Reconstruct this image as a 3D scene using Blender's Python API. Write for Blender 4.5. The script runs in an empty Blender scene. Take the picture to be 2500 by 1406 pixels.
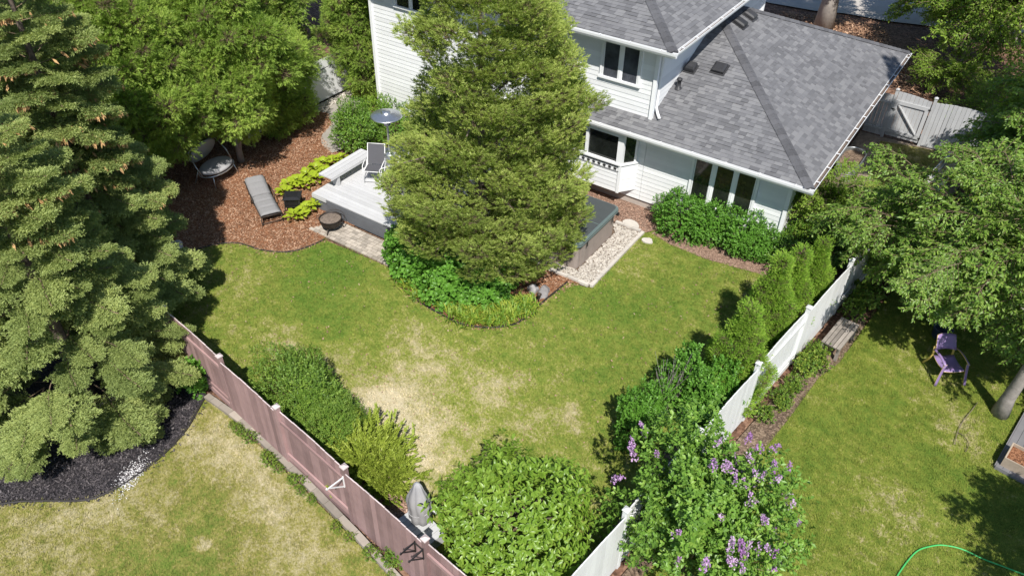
import bpy, math, random
import numpy as np
from mathutils import Vector, Matrix, Quaternion
random.seed(7)
rng = np.random.default_rng(7)
scene = bpy.context.scene
COL = scene.collection
rad = math.radians

# ------------------------------------------------------------------ camera, world, sun
CAM_H = 14.0
F_PX, PITCH, ROLL, YAW = 1926.24, rad(39.2159), rad(1.2981), rad(33.2136)
_fw = np.array([-math.sin(YAW) * math.cos(PITCH), math.cos(YAW) * math.cos(PITCH), -math.sin(PITCH)])
_rt = np.array([math.cos(YAW), math.sin(YAW), 0.0])
_up = np.cross(_rt, _fw)
RT = math.cos(ROLL) * _rt + math.sin(ROLL) * _up
UP = -math.sin(ROLL) * _rt + math.cos(ROLL) * _up
FW = _fw
cam_d = bpy.data.cameras.new("camera")
cam = bpy.data.objects.new("camera", cam_d)
COL.objects.link(cam)
cam_d.sensor_width = 36.0
cam_d.lens = F_PX / 2500.0 * 36.0
cam_d.clip_end = 2000.0
m = Matrix.Identity(4)
for i in range(3):
    m[i][0], m[i][1], m[i][2] = RT[i], UP[i], -FW[i]
m[2][3] = CAM_H
cam.matrix_world = m
scene.camera = cam

SUN_EL = math.atan(1.3)
SUN_DIR = Vector((0.63, -0.77, 0.0)).normalized() * math.cos(SUN_EL) + Vector((0, 0, math.sin(SUN_EL)))
world = bpy.data.worlds.new("World")
scene.world = world
world.use_nodes = True
wn = world.node_tree
bg = wn.nodes["Background"]
sky = wn.nodes.new("ShaderNodeTexSky")
sky.sky_type = 'NISHITA'
sky.sun_disc = False
sky.sun_elevation = SUN_EL
sky.sun_rotation = math.atan2(SUN_DIR.x, SUN_DIR.y)
sky.air_density = 1.0
sky.dust_density = 0.4
sky.ozone_density = 2.5
wn.links.new(sky.outputs[0], bg.inputs[0])
bg.inputs[1].default_value = 0.10
sun_d = bpy.data.lights.new("sun", 'SUN')
sun_d.energy = 5.0
sun_d.angle = rad(0.53)
sun_d.color = (1.0, 0.96, 0.90)
sun = bpy.data.objects.new("sun", sun_d)
COL.objects.link(sun)
sun.rotation_euler = (-SUN_DIR).to_track_quat('-Z', 'Y').to_euler()
vs = scene.view_settings
vs.view_transform = 'Standard'
vs.look = 'None'
vs.exposure = 0.37
vs.gamma = 1.0
vs.use_curve_mapping = False
scene.cycles.max_bounces = 6
scene.cycles.transparent_max_bounces = 4


def ray(px, py):
    return RT * (px - 1250) / F_PX - UP * (py - 703) / F_PX + FW


def G(px, py, z=0.0):
    """the point at height z that is seen at this place of the photograph"""
    r = ray(px, py)
    t = (z - CAM_H) / r[2]
    return Vector((r[0] * t, r[1] * t, z))


def GY(px, py, y):
    r = ray(px, py)
    t = y / r[1]
    return Vector((r[0] * t, y, CAM_H + r[2] * t))


# ------------------------------------------------------------------ object helpers
WLOC = {}


def tag(o, label=None, cat=None, group=None, kind=None):
    if label: o["label"] = label
    if cat: o["category"] = cat
    if group: o["group"] = group
    if kind: o["kind"] = kind
    return o


def thing(name, label, cat, loc=(0, 0, 0), rz=0.0, group=None):
    o = bpy.data.objects.new(name, None)
    COL.objects.link(o)
    o.location = loc
    o.rotation_euler = (0, 0, rz)
    o.empty_display_size = 0.1
    WLOC[o.name] = Vector(loc)
    return tag(o, label, cat, group)


def link(name, mesh, parent=None, loc=(0, 0, 0), rot=(0, 0, 0), scale=(1, 1, 1)):
    o = bpy.data.objects.new(name, mesh)
    COL.objects.link(o)
    if parent is not None:
        o.parent = parent
    o.location = loc
    o.rotation_euler = rot
    o.scale = scale
    return o


class MB:
    """collects shapes for ONE mesh"""
    def __init__(self):
        self.v, self.f, self.var, self.mi, self.sm = [], [], [], [], []

    def add(self, vs, fs, var=0.0, mi=0, smooth=False):
        b = len(self.v)
        self.v.extend([tuple(p) for p in vs])
        for f in fs:
            self.f.append(tuple(i + b for i in f))
            self.var.append(var); self.mi.append(mi); self.sm.append(smooth)

    def box(self, c, s, M=None, var=0.0, mi=0):
        x, y, z = s[0] / 2, s[1] / 2, s[2] / 2
        P = [Vector((sx * x, sy * y, sz * z)) for sz in (-1, 1) for sx, sy in ((-1, -1), (1, -1), (1, 1), (-1, 1))]
        if M is not None: P = [M @ p for p in P]
        P = [p + Vector(c) for p in P]
        self.add(P, [(3, 2, 1, 0), (4, 5, 6, 7), (0, 1, 5, 4), (1, 2, 6, 5), (2, 3, 7, 6), (3, 0, 4, 7)], var, mi)

    def bar(self, a, b, w, h=None, up=(0, 0, 1), var=0.0, mi=0):
        a, b = Vector(a), Vector(b)
        d = b - a
        X = d.normalized()
        U = Vector(up)
        if abs(X.dot(U.normalized())) > 0.98: U = Vector((0, 1, 0))
        Y = U.cross(X).normalized()
        Z = X.cross(Y)
        M = Matrix((X, Y, Z)).transposed()
        self.box((a + b) / 2, (d.length, w, h or w), M, var, mi)

    def prism(self, poly, z0, z1, var=0.0, mi=0):
        n = len(poly)
        V = [(p[0], p[1], z0) for p in poly] + [(p[0], p[1], z1) for p in poly]
        F = [tuple(range(n - 1, -1, -1)), tuple(range(n, 2 * n))] + [(i, (i + 1) % n, n + (i + 1) % n, n + i) for i in range(n)]
        self.add(V, F, var, mi)

    def tube(self, pts, r, k=8, closed=False, mi=0, var=0.0, cap=True):
        pts = [Vector(p) for p in pts]
        n = len(pts)
        rr = r if hasattr(r, '__len__') else [r] * n
        ref = Vector((0, 0, 1))
        rings = []
        for i, p in enumerate(pts):
            a = pts[i - 1] if (i > 0 or closed) else p
            b = pts[(i + 1) % n] if (i < n - 1 or closed) else p
            t = (b - a).normalized()
            u = ref - t * ref.dot(t)
            if u.length < 0.05:
                u = Vector((1, 0, 0)) - t * t.x
            u.normalize()
            w = t.cross(u)
            ref = u
            rings.append([p + (u * math.cos(2 * math.pi * j / k) + w * math.sin(2 * math.pi * j / k)) * rr[i] for j in range(k)])
        V = [q for R in rings for q in R]
        F = []
        for i in range(n if closed else n - 1):
            i2 = (i + 1) % n
            for j in range(k):
                F.append((i * k + j, i * k + (j + 1) % k, i2 * k + (j + 1) % k, i2 * k + j))
        if cap and not closed:
            F.append(tuple(range(k - 1, -1, -1)))
            F.append(tuple((n - 1) * k + j for j in range(k)))
        self.add(V, F, var, mi, True)

    def lathe(self, prof, c=(0, 0, 0), k=24, mi=0, var=0.0, fx=1.0, fy=1.0, wob=None):
        V, F = [], []
        for i, (r, z) in enumerate(prof):
            for j in range(k):
                a = 2 * math.pi * j / k
                rr = r * (wob(a, z) if wob else 1.0)
                V.append((c[0] + rr * math.cos(a) * fx, c[1] + rr * math.sin(a) * fy, c[2] + z))
        for i in range(len(prof) - 1):
            for j in range(k):
                F.append((i * k + j, i * k + (j + 1) % k, (i + 1) * k + (j + 1) % k, (i + 1) * k + j))
        self.add(V, F, var, mi, True)

    def mesh(self, name, mats, off=None):
        me = bpy.data.meshes.new(name)
        v = self.v if off is None else [(p[0] - off[0], p[1] - off[1], p[2] - off[2]) for p in self.v]
        me.from_pydata(v, [], self.f)
        for m_ in (mats if isinstance(mats, (list, tuple)) else [mats]): me.materials.append(m_)
        me.polygons.foreach_set("material_index", self.mi)
        me.polygons.foreach_set("use_smooth", self.sm)
        if any(self.var):
            a = me.attributes.new("var", 'FLOAT', 'FACE')
            a.data.foreach_set("value", self.var)
        me.update()
        return me

    def build(self, name, mats, parent=None, world=False):
        off = None
        if world and parent is not None:
            r = parent
            off = Vector((0, 0, 0))
            while r is not None:
                off = off + WLOC.get(r.name, Vector((0, 0, 0)))
                r = r.parent
        return link(name, self.mesh(name, mats, off), parent)


def np_mesh(name, V, F, mats, var=None, mi=None, smooth=False):
    """fast triangle mesh from arrays"""
    V = np.asarray(V, dtype=np.float32).reshape(-1, 3)
    F = np.asarray(F, dtype=np.int32).reshape(-1, 3)
    me = bpy.data.meshes.new(name)
    me.vertices.add(len(V)); me.vertices.foreach_set("co", V.ravel())
    me.loops.add(F.size); me.loops.foreach_set("vertex_index", F.ravel())
    me.polygons.add(len(F))
    me.polygons.foreach_set("loop_start", np.arange(0, F.size, 3, dtype=np.int32))
    me.polygons.foreach_set("loop_total", np.full(len(F), 3, dtype=np.int32))
    if smooth: me.polygons.foreach_set("use_smooth", np.ones(len(F), dtype=bool))
    for m_ in (mats if isinstance(mats, (list, tuple)) else [mats]): me.materials.append(m_)
    if mi is not None: me.polygons.foreach_set("material_index", np.asarray(mi, dtype=np.int32))
    if var is not None:
        a = me.attributes.new("var", 'FLOAT', 'FACE')
        a.data.foreach_set("value", np.asarray(var, dtype=np.float32))
    me.update(calc_edges=True)
    return me


_unit = {}


def slab(name, mat_, parent, c, s, rot=(0, 0, 0)):
    """one box-shaped piece; alike pieces share mesh data"""
    if mat_.name not in _unit:
        b = MB(); b.box((0, 0, 0), (1, 1, 1))
        _unit[mat_.name] = b.mesh("piece_" + mat_.name, mat_)
    return link(name, _unit[mat_.name], parent, c, rot, s)


# ------------------------------------------------------------------ materials
class NT:
    def __init__(self, name):
        self.m = bpy.data.materials.new(name)
        self.m.use_nodes = True
        self.t = self.m.node_tree
        self.b = self.t.nodes["Principled BSDF"]
        self.out = self.t.nodes["Material Output"]

    def n(self, typ, **kw):
        nd = self.t.nodes.new(typ)
        for k, v in kw.items():
            if k.startswith('i_'): nd.inputs[int(k[2:])].default_value = v
            else: setattr(nd, k, v)
        return nd

    def l(self, a, b): self.t.links.new(a, b)

    def pos(self): return self.n("ShaderNodeNewGeometry").outputs["Position"]

    def noise(self, vec, scale, detail=4.0, rough=0.6, dist=0.0):
        nd = self.n("ShaderNodeTexNoise")
        nd.inputs["Scale"].default_value = scale
        nd.inputs["Detail"].default_value = detail
        nd.inputs["Roughness"].default_value = rough
        nd.inputs["Distortion"].default_value = dist
        if vec is not None: self.l(vec, nd.inputs["Vector"])
        return nd.outputs["Fac"]

    def math(self, op, a, b=None, c=None, clamp=False):
        nd = self.n("ShaderNodeMath", operation=op, use_clamp=clamp)
        for i, x in enumerate((a, b, c)):
            if x is None: continue
            if isinstance(x, (int, float)): nd.inputs[i].default_value = x
            else: self.l(x, nd.inputs[i])
        return nd.outputs[0]

    def ramp(self, fac, stops):
        nd = self.n("ShaderNodeValToRGB")
        el = nd.color_ramp.elements
        while len(el) > 1: el.remove(el[-1])
        el[0].position = stops[0][0]; el[0].color = (*stops[0][1], 1)
        for p, c in stops[1:]:
            e = el.new(p); e.color = (*c, 1)
        self.l(fac, nd.inputs[0])
        return nd.outputs[0]

    def mix(self, fac, a, b, mode='MIX'):
        nd = self.n("ShaderNodeMix", data_type='RGBA', blend_type=mode)
        for i, x in ((0, fac), (6, a), (7, b)):
            if isinstance(x, (int, float)): nd.inputs[i].default_value = x
            elif isinstance(x, (tuple, list)): nd.inputs[i].default_value = (*x, 1)
            else: self.l(x, nd.inputs[i])
        return nd.outputs[2]

    def bump(self, h, strength=0.3, dist=0.02):
        nd = self.n("ShaderNodeBump")
        nd.inputs["Strength"].default_value = strength
        nd.inputs["Distance"].default_value = dist
        self.l(h, nd.inputs["Height"])
        self.l(nd.outputs[0], self.b.inputs["Normal"])

    def varrand(self):
        """a random number per face (attribute) and per object"""
        a = self.n("ShaderNodeAttribute", attribute_name="var").outputs["Fac"]
        r = self.n("ShaderNodeObjectInfo").outputs["Random"]
        return self.math('FRACT', self.math('ADD', a, r))


def plain(name, col, rough=0.6, metal=0.0, var=0.12, scale=6.0, bump=0.0, spec=0.4, bscale=None, stops=None):
    """a colour with soft grain, per-piece variation and fine relief"""
    t = NT(name)
    p = t.pos()
    nz = t.noise(p, scale, 5.0, 0.65)
    r = t.varrand()
    k = t.math('ADD', t.math('MULTIPLY', nz, 0.6), t.math('MULTIPLY', r, 0.4))
    if stops is None:
        lo = tuple(c * (1 - var * 1.6) for c in col); hi = tuple(min(1, c * (1 + var)) for c in col)
        stops = [(0.25, lo), (0.75, hi)]
    c = t.ramp(k, stops)
    t.l(c, t.b.inputs["Base Color"])
    t.b.inputs["Roughness"].default_value = rough
    t.b.inputs["Metallic"].default_value = metal
    t.b.inputs["Specular IOR Level"].default_value = spec
    if bump: t.bump(t.noise(p, bscale or scale * 8, 3.0), bump, 0.01)
    return t.m


def foliage(name, stops, rough=0.5, trans=0.22, spec=0.3, tint=(1.15, 1.2, 0.6), objvar=0.35):
    """leaf material; stops run over a per-leaf random number mixed with a per-bough one"""
    t = NT(name)
    a = t.n("ShaderNodeAttribute", attribute_name="var").outputs["Fac"]
    r = t.n("ShaderNodeObjectInfo").outputs["Random"]
    nz = t.noise(t.pos(), 1.1, 3.0)
    k = t.math('ADD', t.math('MULTIPLY', a, 1.0 - objvar), t.math('MULTIPLY', t.math('ADD', t.math('MULTIPLY', r, 0.5), t.math('MULTIPLY', nz, 0.5)), objvar))
    c = t.ramp(k, stops)
    t.l(c, t.b.inputs["Base Color"])
    t.b.inputs["Roughness"].default_value = rough
    t.b.inputs["Specular IOR Level"].default_value = spec
    if trans > 0:
        tr = t.n("ShaderNodeBsdfTranslucent")
        t.l(t.mix(1.0, c, tint, 'MULTIPLY'), tr.inputs[0])
        mx = t.n("ShaderNodeMixShader", i_0=trans)
        t.l(t.b.outputs[0], mx.inputs[1]); t.l(tr.outputs[0], mx.inputs[2])
        t.l(mx.outputs[0], t.out.inputs[0])
    return t.m


def grass_mat(name, blobs, bias=0.0, green=(0.105, 0.188, 0.026), lime=(0.235, 0.262, 0.052), dry=(0.40, 0.36, 0.19), pale=(0.54, 0.48, 0.33), stripes=None, blade=False):
    """lawn: green to straw-dry by broad noise plus worn patches at their own places (blobs: x, y, radius, amount)"""
    t = NT(name)
    p = t.pos()
    sx = t.n("ShaderNodeSeparateXYZ"); t.l(p, sx.inputs[0])
    flat = t.n("ShaderNodeCombineXYZ"); t.l(sx.outputs[0], flat.inputs[0]); t.l(sx.outputs[1], flat.inputs[1])
    f = flat.outputs[0]
    big = t.noise(f, 0.45, 4.0, 0.6, 0.6)
    mid = t.noise(f, 2.7, 6.0, 0.72)
    fine = t.noise(f, 16.0, 5.0, 0.75)
    d = t.math('ADD', t.math('MULTIPLY', big, 0.50), t.math('MULTIPLY', mid, 1.3))
    d = t.math('ADD', d, t.math('MULTIPLY', fine, 1.3))
    d = t.math('ADD', d, -1.20 + bias)
    wob = t.n("ShaderNodeVectorMath", operation='ADD')
    wn_ = t.n("ShaderNodeTexNoise"); wn_.inputs["Scale"].default_value = 1.3; wn_.inputs["Detail"].default_value = 4; t.l(f, wn_.inputs["Vector"])
    ws = t.n("ShaderNodeVectorMath", operation='MULTIPLY_ADD'); t.l(wn_.outputs["Color"], ws.inputs[0]); ws.inputs[1].default_value = (1.3, 1.3, 0); ws.inputs[2].default_value = (-0.65, -0.65, 0)
    t.l(f, wob.inputs[0]); t.l(ws.outputs[0], wob.inputs[1])
    for (bx, by, br, am) in blobs:
        ds = t.n("ShaderNodeVectorMath", operation='DISTANCE')
        t.l(wob.outputs[0], ds.inputs[0]); ds.inputs[1].default_value = (bx, by, 0)
        mr = t.n("ShaderNodeMapRange", interpolation_type='SMOOTHSTEP')
        t.l(ds.outputs["Value"], mr.inputs[0])
        mr.inputs[1].default_value = 0.0; mr.inputs[2].default_value = br
        mr.inputs[3].default_value = am * (.86 if am > 0 else 1.0); mr.inputs[4].default_value = 0.0
        d = t.math('ADD', d, mr.outputs[0])
    if stripes:
        wv = t.n("ShaderNodeTexWave"); wv.inputs["Scale"].default_value = stripes; wv.inputs["Distortion"].default_value = 1.5
        t.l(f, wv.inputs[0]); d = t.math('ADD', d, t.math('MULTIPLY', wv.outputs["Fac"], 0.1))
    c = t.ramp(d, [(0.0, green), (0.30, tuple((a + b) / 2 for a, b in zip(green, lime))), (0.48, lime), (0.72, dry), (1.0, pale)])
    if blade:
        r = t.n("ShaderNodeObjectInfo").outputs["Random"]
        c = t.mix(1.0, c, t.ramp(r, [(0, (0.7, 0.75, 0.7)), (1, (1.45, 1.38, 1.35))]), 'MULTIPLY')
    else:
        c = t.mix(1.0, c, t.ramp(t.noise(f, 60.0, 3.0, 0.8), [(0.3, (0.62, 0.62, 0.6)), (0.7, (1.25, 1.22, 1.2))]), 'MULTIPLY')
    t.l(c, t.b.inputs["Base Color"])
    t.b.inputs["Roughness"].default_value = 0.75
    t.b.inputs["Specular IOR Level"].default_value = 0.15
    if not blade: t.bump(t.noise(f, 45.0, 4.0, 0.7), 0.6, 0.03)
    return t.m


def soil_mat(name, stops, scale=40.0, big=1.2, bump=0.7):
    t = NT(name)
    p = t.pos()
    vz = t.n("ShaderNodeTexVoronoi"); vz.inputs["Scale"].default_value = scale; t.l(p, vz.inputs["Vector"])
    sep = t.n("ShaderNodeSeparateColor"); t.l(vz.outputs["Color"], sep.inputs[0])
    k = t.math('ADD', t.math('MULTIPLY', sep.outputs[0], 0.6), t.math('MULTIPLY', t.noise(p, big, 5.0), 0.4))
    t.l(t.ramp(k, stops), t.b.inputs["Base Color"])
    t.b.inputs["Roughness"].default_value = 0.85
    t.b.inputs["Specular IOR Level"].default_value = 0.15
    t.bump(vz.outputs["Distance"], bump, 0.02)
    return t.m


def glass_mat(name, col=(0.012, 0.014, 0.012), rough=0.04):
    t = NT(name)
    nz = t.noise(t.pos(), 1.7, 3.0)
    t.l(t.ramp(nz, [(0.35, tuple(c * 0.7 for c in col)), (0.7, tuple(c * 2.0 for c in col))]), t.b.inputs["Base Color"])
    t.b.inputs["Roughness"].default_value = rough
    t.b.inputs["Specular IOR Level"].default_value = 0.6
    return t.m


M = {}
M['siding'] = plain('white_siding_paint', (0.76, 0.77, 0.77), 0.55, var=0.06, scale=1.6)
M['trim'] = plain('white_trim_paint', (0.80, 0.81, 0.81), 0.5, var=0.03, scale=2.0)
M['soffit'] = plain('soffit_paint', (0.7, 0.71, 0.72), 0.6, var=0.03)
M['gutter_in'] = plain('gutter_inside', (0.10, 0.075, 0.06), 0.8, var=0.4, scale=9)
M['concrete'] = plain('concrete', (0.36, 0.33, 0.29), 0.9, var=0.18, scale=3.0, bump=0.3, bscale=60, spec=0.2)
M['foundation'] = plain('foundation_parging', (0.42, 0.37, 0.33), 0.9, var=0.12, scale=4.0, bump=0.2, spec=0.2)
M['paver'] = plain('paver_clay_grey', (0.42, 0.37, 0.31), 0.9, var=0.22, scale=5.0, bump=0.3, spec=0.2)
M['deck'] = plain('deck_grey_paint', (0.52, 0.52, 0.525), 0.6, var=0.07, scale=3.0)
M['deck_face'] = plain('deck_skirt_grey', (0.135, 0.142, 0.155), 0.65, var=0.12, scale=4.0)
M['pinkwood'] = plain('faded_maroon_fence_stain', (0.335, 0.22, 0.21), 0.8, var=0.22, scale=2.2, bump=0.25, bscale=25, spec=0.2)
M['pinkcap'] = plain('bare_fence_edge', (0.62, 0.52, 0.50), 0.8, var=0.15, scale=3.0, spec=0.2)
M['whitewood'] = plain('white_fence_paint', (0.70, 0.705, 0.70), 0.65, var=0.06, scale=2.5, bump=0.15, bscale=30, spec=0.25)
M['greywood'] = plain('pale_grey_gate_paint', (0.47, 0.475, 0.48), 0.7, var=0.08, scale=2.5, bump=0.15, bscale=30, spec=0.25)
M['oldwood'] = plain('weathered_bench_wood', (0.26, 0.23, 0.20), 0.85, var=0.3, scale=7.0, bump=0.4, bscale=50, spec=0.15)
M['bark'] = plain('grey_brown_bark', (0.17, 0.135, 0.11), 0.95, var=0.4, scale=9.0, bump=0.8, bscale=22, spec=0.1)
M['barkpale'] = plain('pale_grey_bark', (0.34, 0.31, 0.28), 0.9, var=0.3, scale=8.0, bump=0.5, bscale=25, spec=0.1)
M['twig'] = plain('twig_bark', (0.22, 0.16, 0.11), 0.9, var=0.3, scale=10.0, spec=0.1)
M['black'] = plain('black_steel', (0.022, 0.021, 0.021), 0.5, var=0.3, scale=20.0)
M['rust'] = plain('sooty_steel', (0.05, 0.038, 0.03), 0.6, var=0.4, scale=16.0)
M['blackmesh'] = plain('dark_speckled_top', (0.045, 0.045, 0.05), 0.4, var=0.5, scale=60.0)
M['cushion'] = plain('grey_outdoor_cushion', (0.25, 0.245, 0.245), 0.95, var=0.08, scale=18.0, spec=0.1, bump=0.2, bscale=90)
M['sling'] = plain('charcoal_sling_fabric', (0.095, 0.095, 0.105), 0.85, var=0.08, scale=30.0, spec=0.2)
M['whitemetal'] = plain('white_metal', (0.75, 0.75, 0.74), 0.35, var=0.04)
M['steel'] = plain('brushed_aluminium', (0.62, 0.64, 0.66), 0.32, 0.9, var=0.08, scale=8)
M['galv'] = plain('galvanised_steel', (0.48, 0.50, 0.51), 0.42, 0.8, var=0.2, scale=14)
M['tubside'] = plain('taupe_tub_cabinet', (0.30, 0.25, 0.22), 0.7, var=0.08, scale=4)
M['tubcover'] = plain('slate_tub_cover', (0.075, 0.086, 0.088), 0.5, var=0.12, scale=5, bump=0.1)
M['tubrim'] = plain('teal_grey_cover_edge', (0.12, 0.16, 0.155), 0.4, var=0.1)
M['tarp'] = plain('pale_grey_tarp', (0.37, 0.365, 0.37), 0.8, var=0.08, scale=5, spec=0.2)
M['rock'] = plain('pale_rock', (0.36, 0.34, 0.34), 0.9, var=0.3, scale=6, bump=0.5, bscale=14, spec=0.2)
M['pebble'] = plain('cream_pebbles', (0.55, 0.47, 0.38), 0.8, spec=0.2, scale=9, stops=[(0.2, (0.18, 0.155, 0.135)), (0.45, (0.42, 0.375, 0.32)), (0.8, (0.62, 0.58, 0.52))])
M['edgestone'] = plain('pale_edging_stone', (0.52, 0.48, 0.43), 0.9, var=0.12, scale=5, bump=0.3, spec=0.2)
M['curb'] = plain('grey_concrete_curb', (0.33, 0.29, 0.245), 0.95, var=0.18, scale=3, bump=0.4, bscale=40, spec=0.1)
M['plastic_edge'] = plain('black_plastic_edging', (0.03, 0.027, 0.024), 0.6, var=0.3)
M['chip'] = plain('red_bark_chips', (0.3, 0.15, 0.08), 0.9, spec=0.15, scale=3, stops=[(0.15, (0.14, 0.08, 0.05)), (0.45, (0.31, 0.18, 0.11)), (0.7, (0.47, 0.30, 0.20)), (0.95, (0.66, 0.47, 0.33))])
M['chip_grey'] = plain('greyed_bark_chips', (0.3, 0.2, 0.15), 0.9, spec=0.15, scale=3, stops=[(0.15, (0.12, 0.075, 0.055)), (0.5, (0.32, 0.19, 0.135)), (0.95, (0.58, 0.43, 0.34))])
M['chip_black'] = plain('black_dyed_chips', (0.03, 0.03, 0.035), 0.8, spec=0.3, scale=3, stops=[(0.15, (0.016, 0.015, 0.017)), (0.5, (0.055, 0.048, 0.052)), (0.8, (0.16, 0.14, 0.14)), (1.0, (0.42, 0.36, 0.34))])
M['mulch'] = soil_mat('red_mulch_soil', [(0.2, (0.10, 0.045, 0.025)), (0.55, (0.23, 0.10, 0.05)), (0.9, (0.40, 0.21, 0.115))])
M['mulch_grey'] = soil_mat('worn_mulch_soil', [(0.2, (0.12, 0.08, 0.06)), (0.55, (0.26, 0.165, 0.12)), (0.9, (0.45, 0.31, 0.24))])
M['mulch_black'] = soil_mat('black_mulch_soil', [(0.2, (0.012, 0.012, 0.014)), (0.6, (0.035, 0.032, 0.036)), (0.95, (0.10, 0.09, 0.09))])
M['soil'] = soil_mat('garden_soil', [(0.2, (0.07, 0.05, 0.035)), (0.6, (0.17, 0.12, 0.085)), (0.95, (0.32, 0.24, 0.17))], 25)
M['dirt'] = soil_mat('packed_dirt', [(0.2, (0.19, 0.15, 0.115)), (0.6, (0.27, 0.215, 0.165)), (0.95, (0.36, 0.29, 0.22))], 12, 0.8, 0.25)
M['asphalt'] = plain('driveway_concrete', (0.40, 0.37, 0.34), 0.9, var=0.12, scale=2, bump=0.2, spec=0.2)
M['glass'] = glass_mat('dark_window_glass')
M['glass_up'] = glass_mat('grey_window_glass', (0.05, 0.055, 0.065), 0.06)
M['purple'] = plain('purple_plastic', (0.26, 0.18, 0.36), 0.4, var=0.06)
M['yellow'] = plain('faded_yellow_plastic', (0.62, 0.46, 0.13), 0.5, var=0.06)
M['hose'] = plain('bright_green_hose', (0.06, 0.42, 0.11), 0.45, var=0.06)
M['ash'] = plain('ash_and_char', (0.2, 0.16, 0.13), 0.95, var=0.6, scale=18, bump=0.6, spec=0.1)
M['decking_dark'] = plain('dark_grey_platform', (0.17, 0.165, 0.17), 0.8, var=0.15, scale=4)
M['planterwood'] = plain('bleached_box_wood', (0.36, 0.29, 0.22), 0.85, var=0.2, scale=5)

# shingles: grey tabs light and dark
t = NT('grey_roof_shingle')
rv = t.varrand()
gr = t.noise(t.pos(), 70.0, 3.0, 0.8)
wear = t.noise(t.pos(), 0.5, 4.0)
kk = t.math('ADD', t.math('MULTIPLY', rv, 0.62), t.math('ADD', t.math('MULTIPLY', gr, 0.2), t.math('MULTIPLY', wear, 0.25)))
t.l(t.ramp(kk, [(0.12, (0.100, 0.100, 0.105)), (0.45, (0.152, 0.152, 0.159)), (0.9, (0.205, 0.204, 0.208))]), t.b.inputs["Base Color"])
t.b.inputs["Roughness"].default_value = 0.9
t.b.inputs["Specular IOR Level"].default_value = 0.2
t.bump(gr, 0.4, 0.006)
M['shingle'] = t.m
M['hipcap'] = plain('dark_hip_cap', (0.105, 0.105, 0.112), 0.9, var=0.2, scale=20, bump=0.2, spec=0.2)
M['vent'] = plain('black_roof_vent', (0.04, 0.04, 0.043), 0.5, var=0.2)

# leaves (albedo by per-leaf random value)
L = {}
L['pine'] = foliage('pine_needles', [(0.0, (0.212, 0.297, 0.062)), (0.5, (0.385, 0.469, 0.118)), (0.93, (0.598, 0.643, 0.200)), (1.0, (0.661, 0.575, 0.206))], 0.55, 0.4, objvar=.55)
L['spruce'] = foliage('spruce_needles', [(0.0, (0.149, 0.206, 0.061)), (0.5, (0.319, 0.391, 0.124)), (1.0, (0.535, 0.579, 0.196))], 0.55, 0.35, tint=(1, 1.05, 0.7), objvar=.55)
L['cone'] = plain('tan_spruce_cones', (0.50, 0.31, 0.14), 0.8, var=0.25, scale=12, spec=0.15)
L['cedar'] = foliage('cedar_sprays', [(0.0, (0.141, 0.237, 0.041)), (0.5, (0.299, 0.426, 0.077)), (0.94, (0.512, 0.607, 0.133)), (1.0, (0.488, 0.351, 0.139))], 0.55, 0.4, objvar=.55)
L['arbor'] = foliage('arborvitae_sprays', [(0.0, (0.134, 0.268, 0.028)), (0.5, (0.255, 0.431, 0.047)), (1.0, (0.484, 0.617, 0.105))], 0.5, 0.35)
L['yew'] = foliage('yew_needles', [(0.0, (0.077, 0.150, 0.026)), (0.5, (0.155, 0.268, 0.038)), (1.0, (0.310, 0.429, 0.073))], 0.45, 0.3)
L['junip'] = foliage('golden_juniper', [(0.0, (0.144, 0.205, 0.024)), (0.5, (0.287, 0.364, 0.048)), (1.0, (0.459, 0.522, 0.103))], 0.5, 0.3)
L['apple'] = foliage('bright_apple_leaves', [(0.0, (0.116, 0.217, 0.022)), (0.5, (0.195, 0.322, 0.036)), (1.0, (0.327, 0.447, 0.076))], 0.38, 0.3, 0.45)
L['lilac'] = foliage('lilac_leaves', [(0.0, (0.087, 0.179, 0.029)), (0.5, (0.168, 0.318, 0.046)), (0.8, (0.266, 0.413, 0.073)), (0.86, (0.530, 0.463, 0.212)), (1.0, (0.723, 0.584, 0.325))], 0.42, 0.28, 0.4)
L['bloom'] = foliage('lilac_blossom', [(0.0, (0.309, 0.126, 0.346)), (0.5, (0.492, 0.283, 0.541)), (1.0, (0.711, 0.593, 0.676))], 0.6, 0.25, tint=(1, 1, 1))
L['hedge'] = foliage('hedge_leaves', [(0.0, (0.073, 0.183, 0.021)), (0.5, (0.124, 0.292, 0.035)), (1.0, (0.219, 0.416, 0.073))], 0.42, 0.28)
L['darkbush'] = foliage('dark_glossy_leaves', [(0.0, (0.060, 0.139, 0.017)), (0.5, (0.129, 0.258, 0.030)), (1.0, (0.241, 0.370, 0.057))], 0.38, 0.22, 0.45)
L['cherry'] = foliage('cherry_leaves', [(0.0, (0.109, 0.200, 0.034)), (0.5, (0.186, 0.316, 0.049)), (1.0, (0.372, 0.497, 0.101))], 0.4, 0.4, 0.4)
L['yellowbush'] = foliage('yellow_green_leaves', [(0.0, (0.124, 0.233, 0.025)), (0.5, (0.217, 0.350, 0.040)), (1.0, (0.373, 0.482, 0.093))], 0.45, 0.4)
L['hosta'] = foliage('lime_hosta_leaves', [(0.0, (0.221, 0.314, 0.020)), (0.5, (0.340, 0.437, 0.030)), (1.0, (0.493, 0.551, 0.060))], 0.45, 0.3)
L['lily'] = foliage('fading_lily_blades', [(0.0, (0.083, 0.192, 0.022)), (0.4, (0.181, 0.304, 0.033)), (0.8, (0.363, 0.405, 0.055)), (1.0, (0.413, 0.243, 0.055))], 0.5, 0.25)
L['weed'] = foliage('low_weed_leaves', [(0.0, (0.07, 0.15, 0.02)), (0.5, (0.14, 0.24, 0.03)), (1.0, (0.30, 0.33, 0.05))], 0.5, 0.25)

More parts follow.
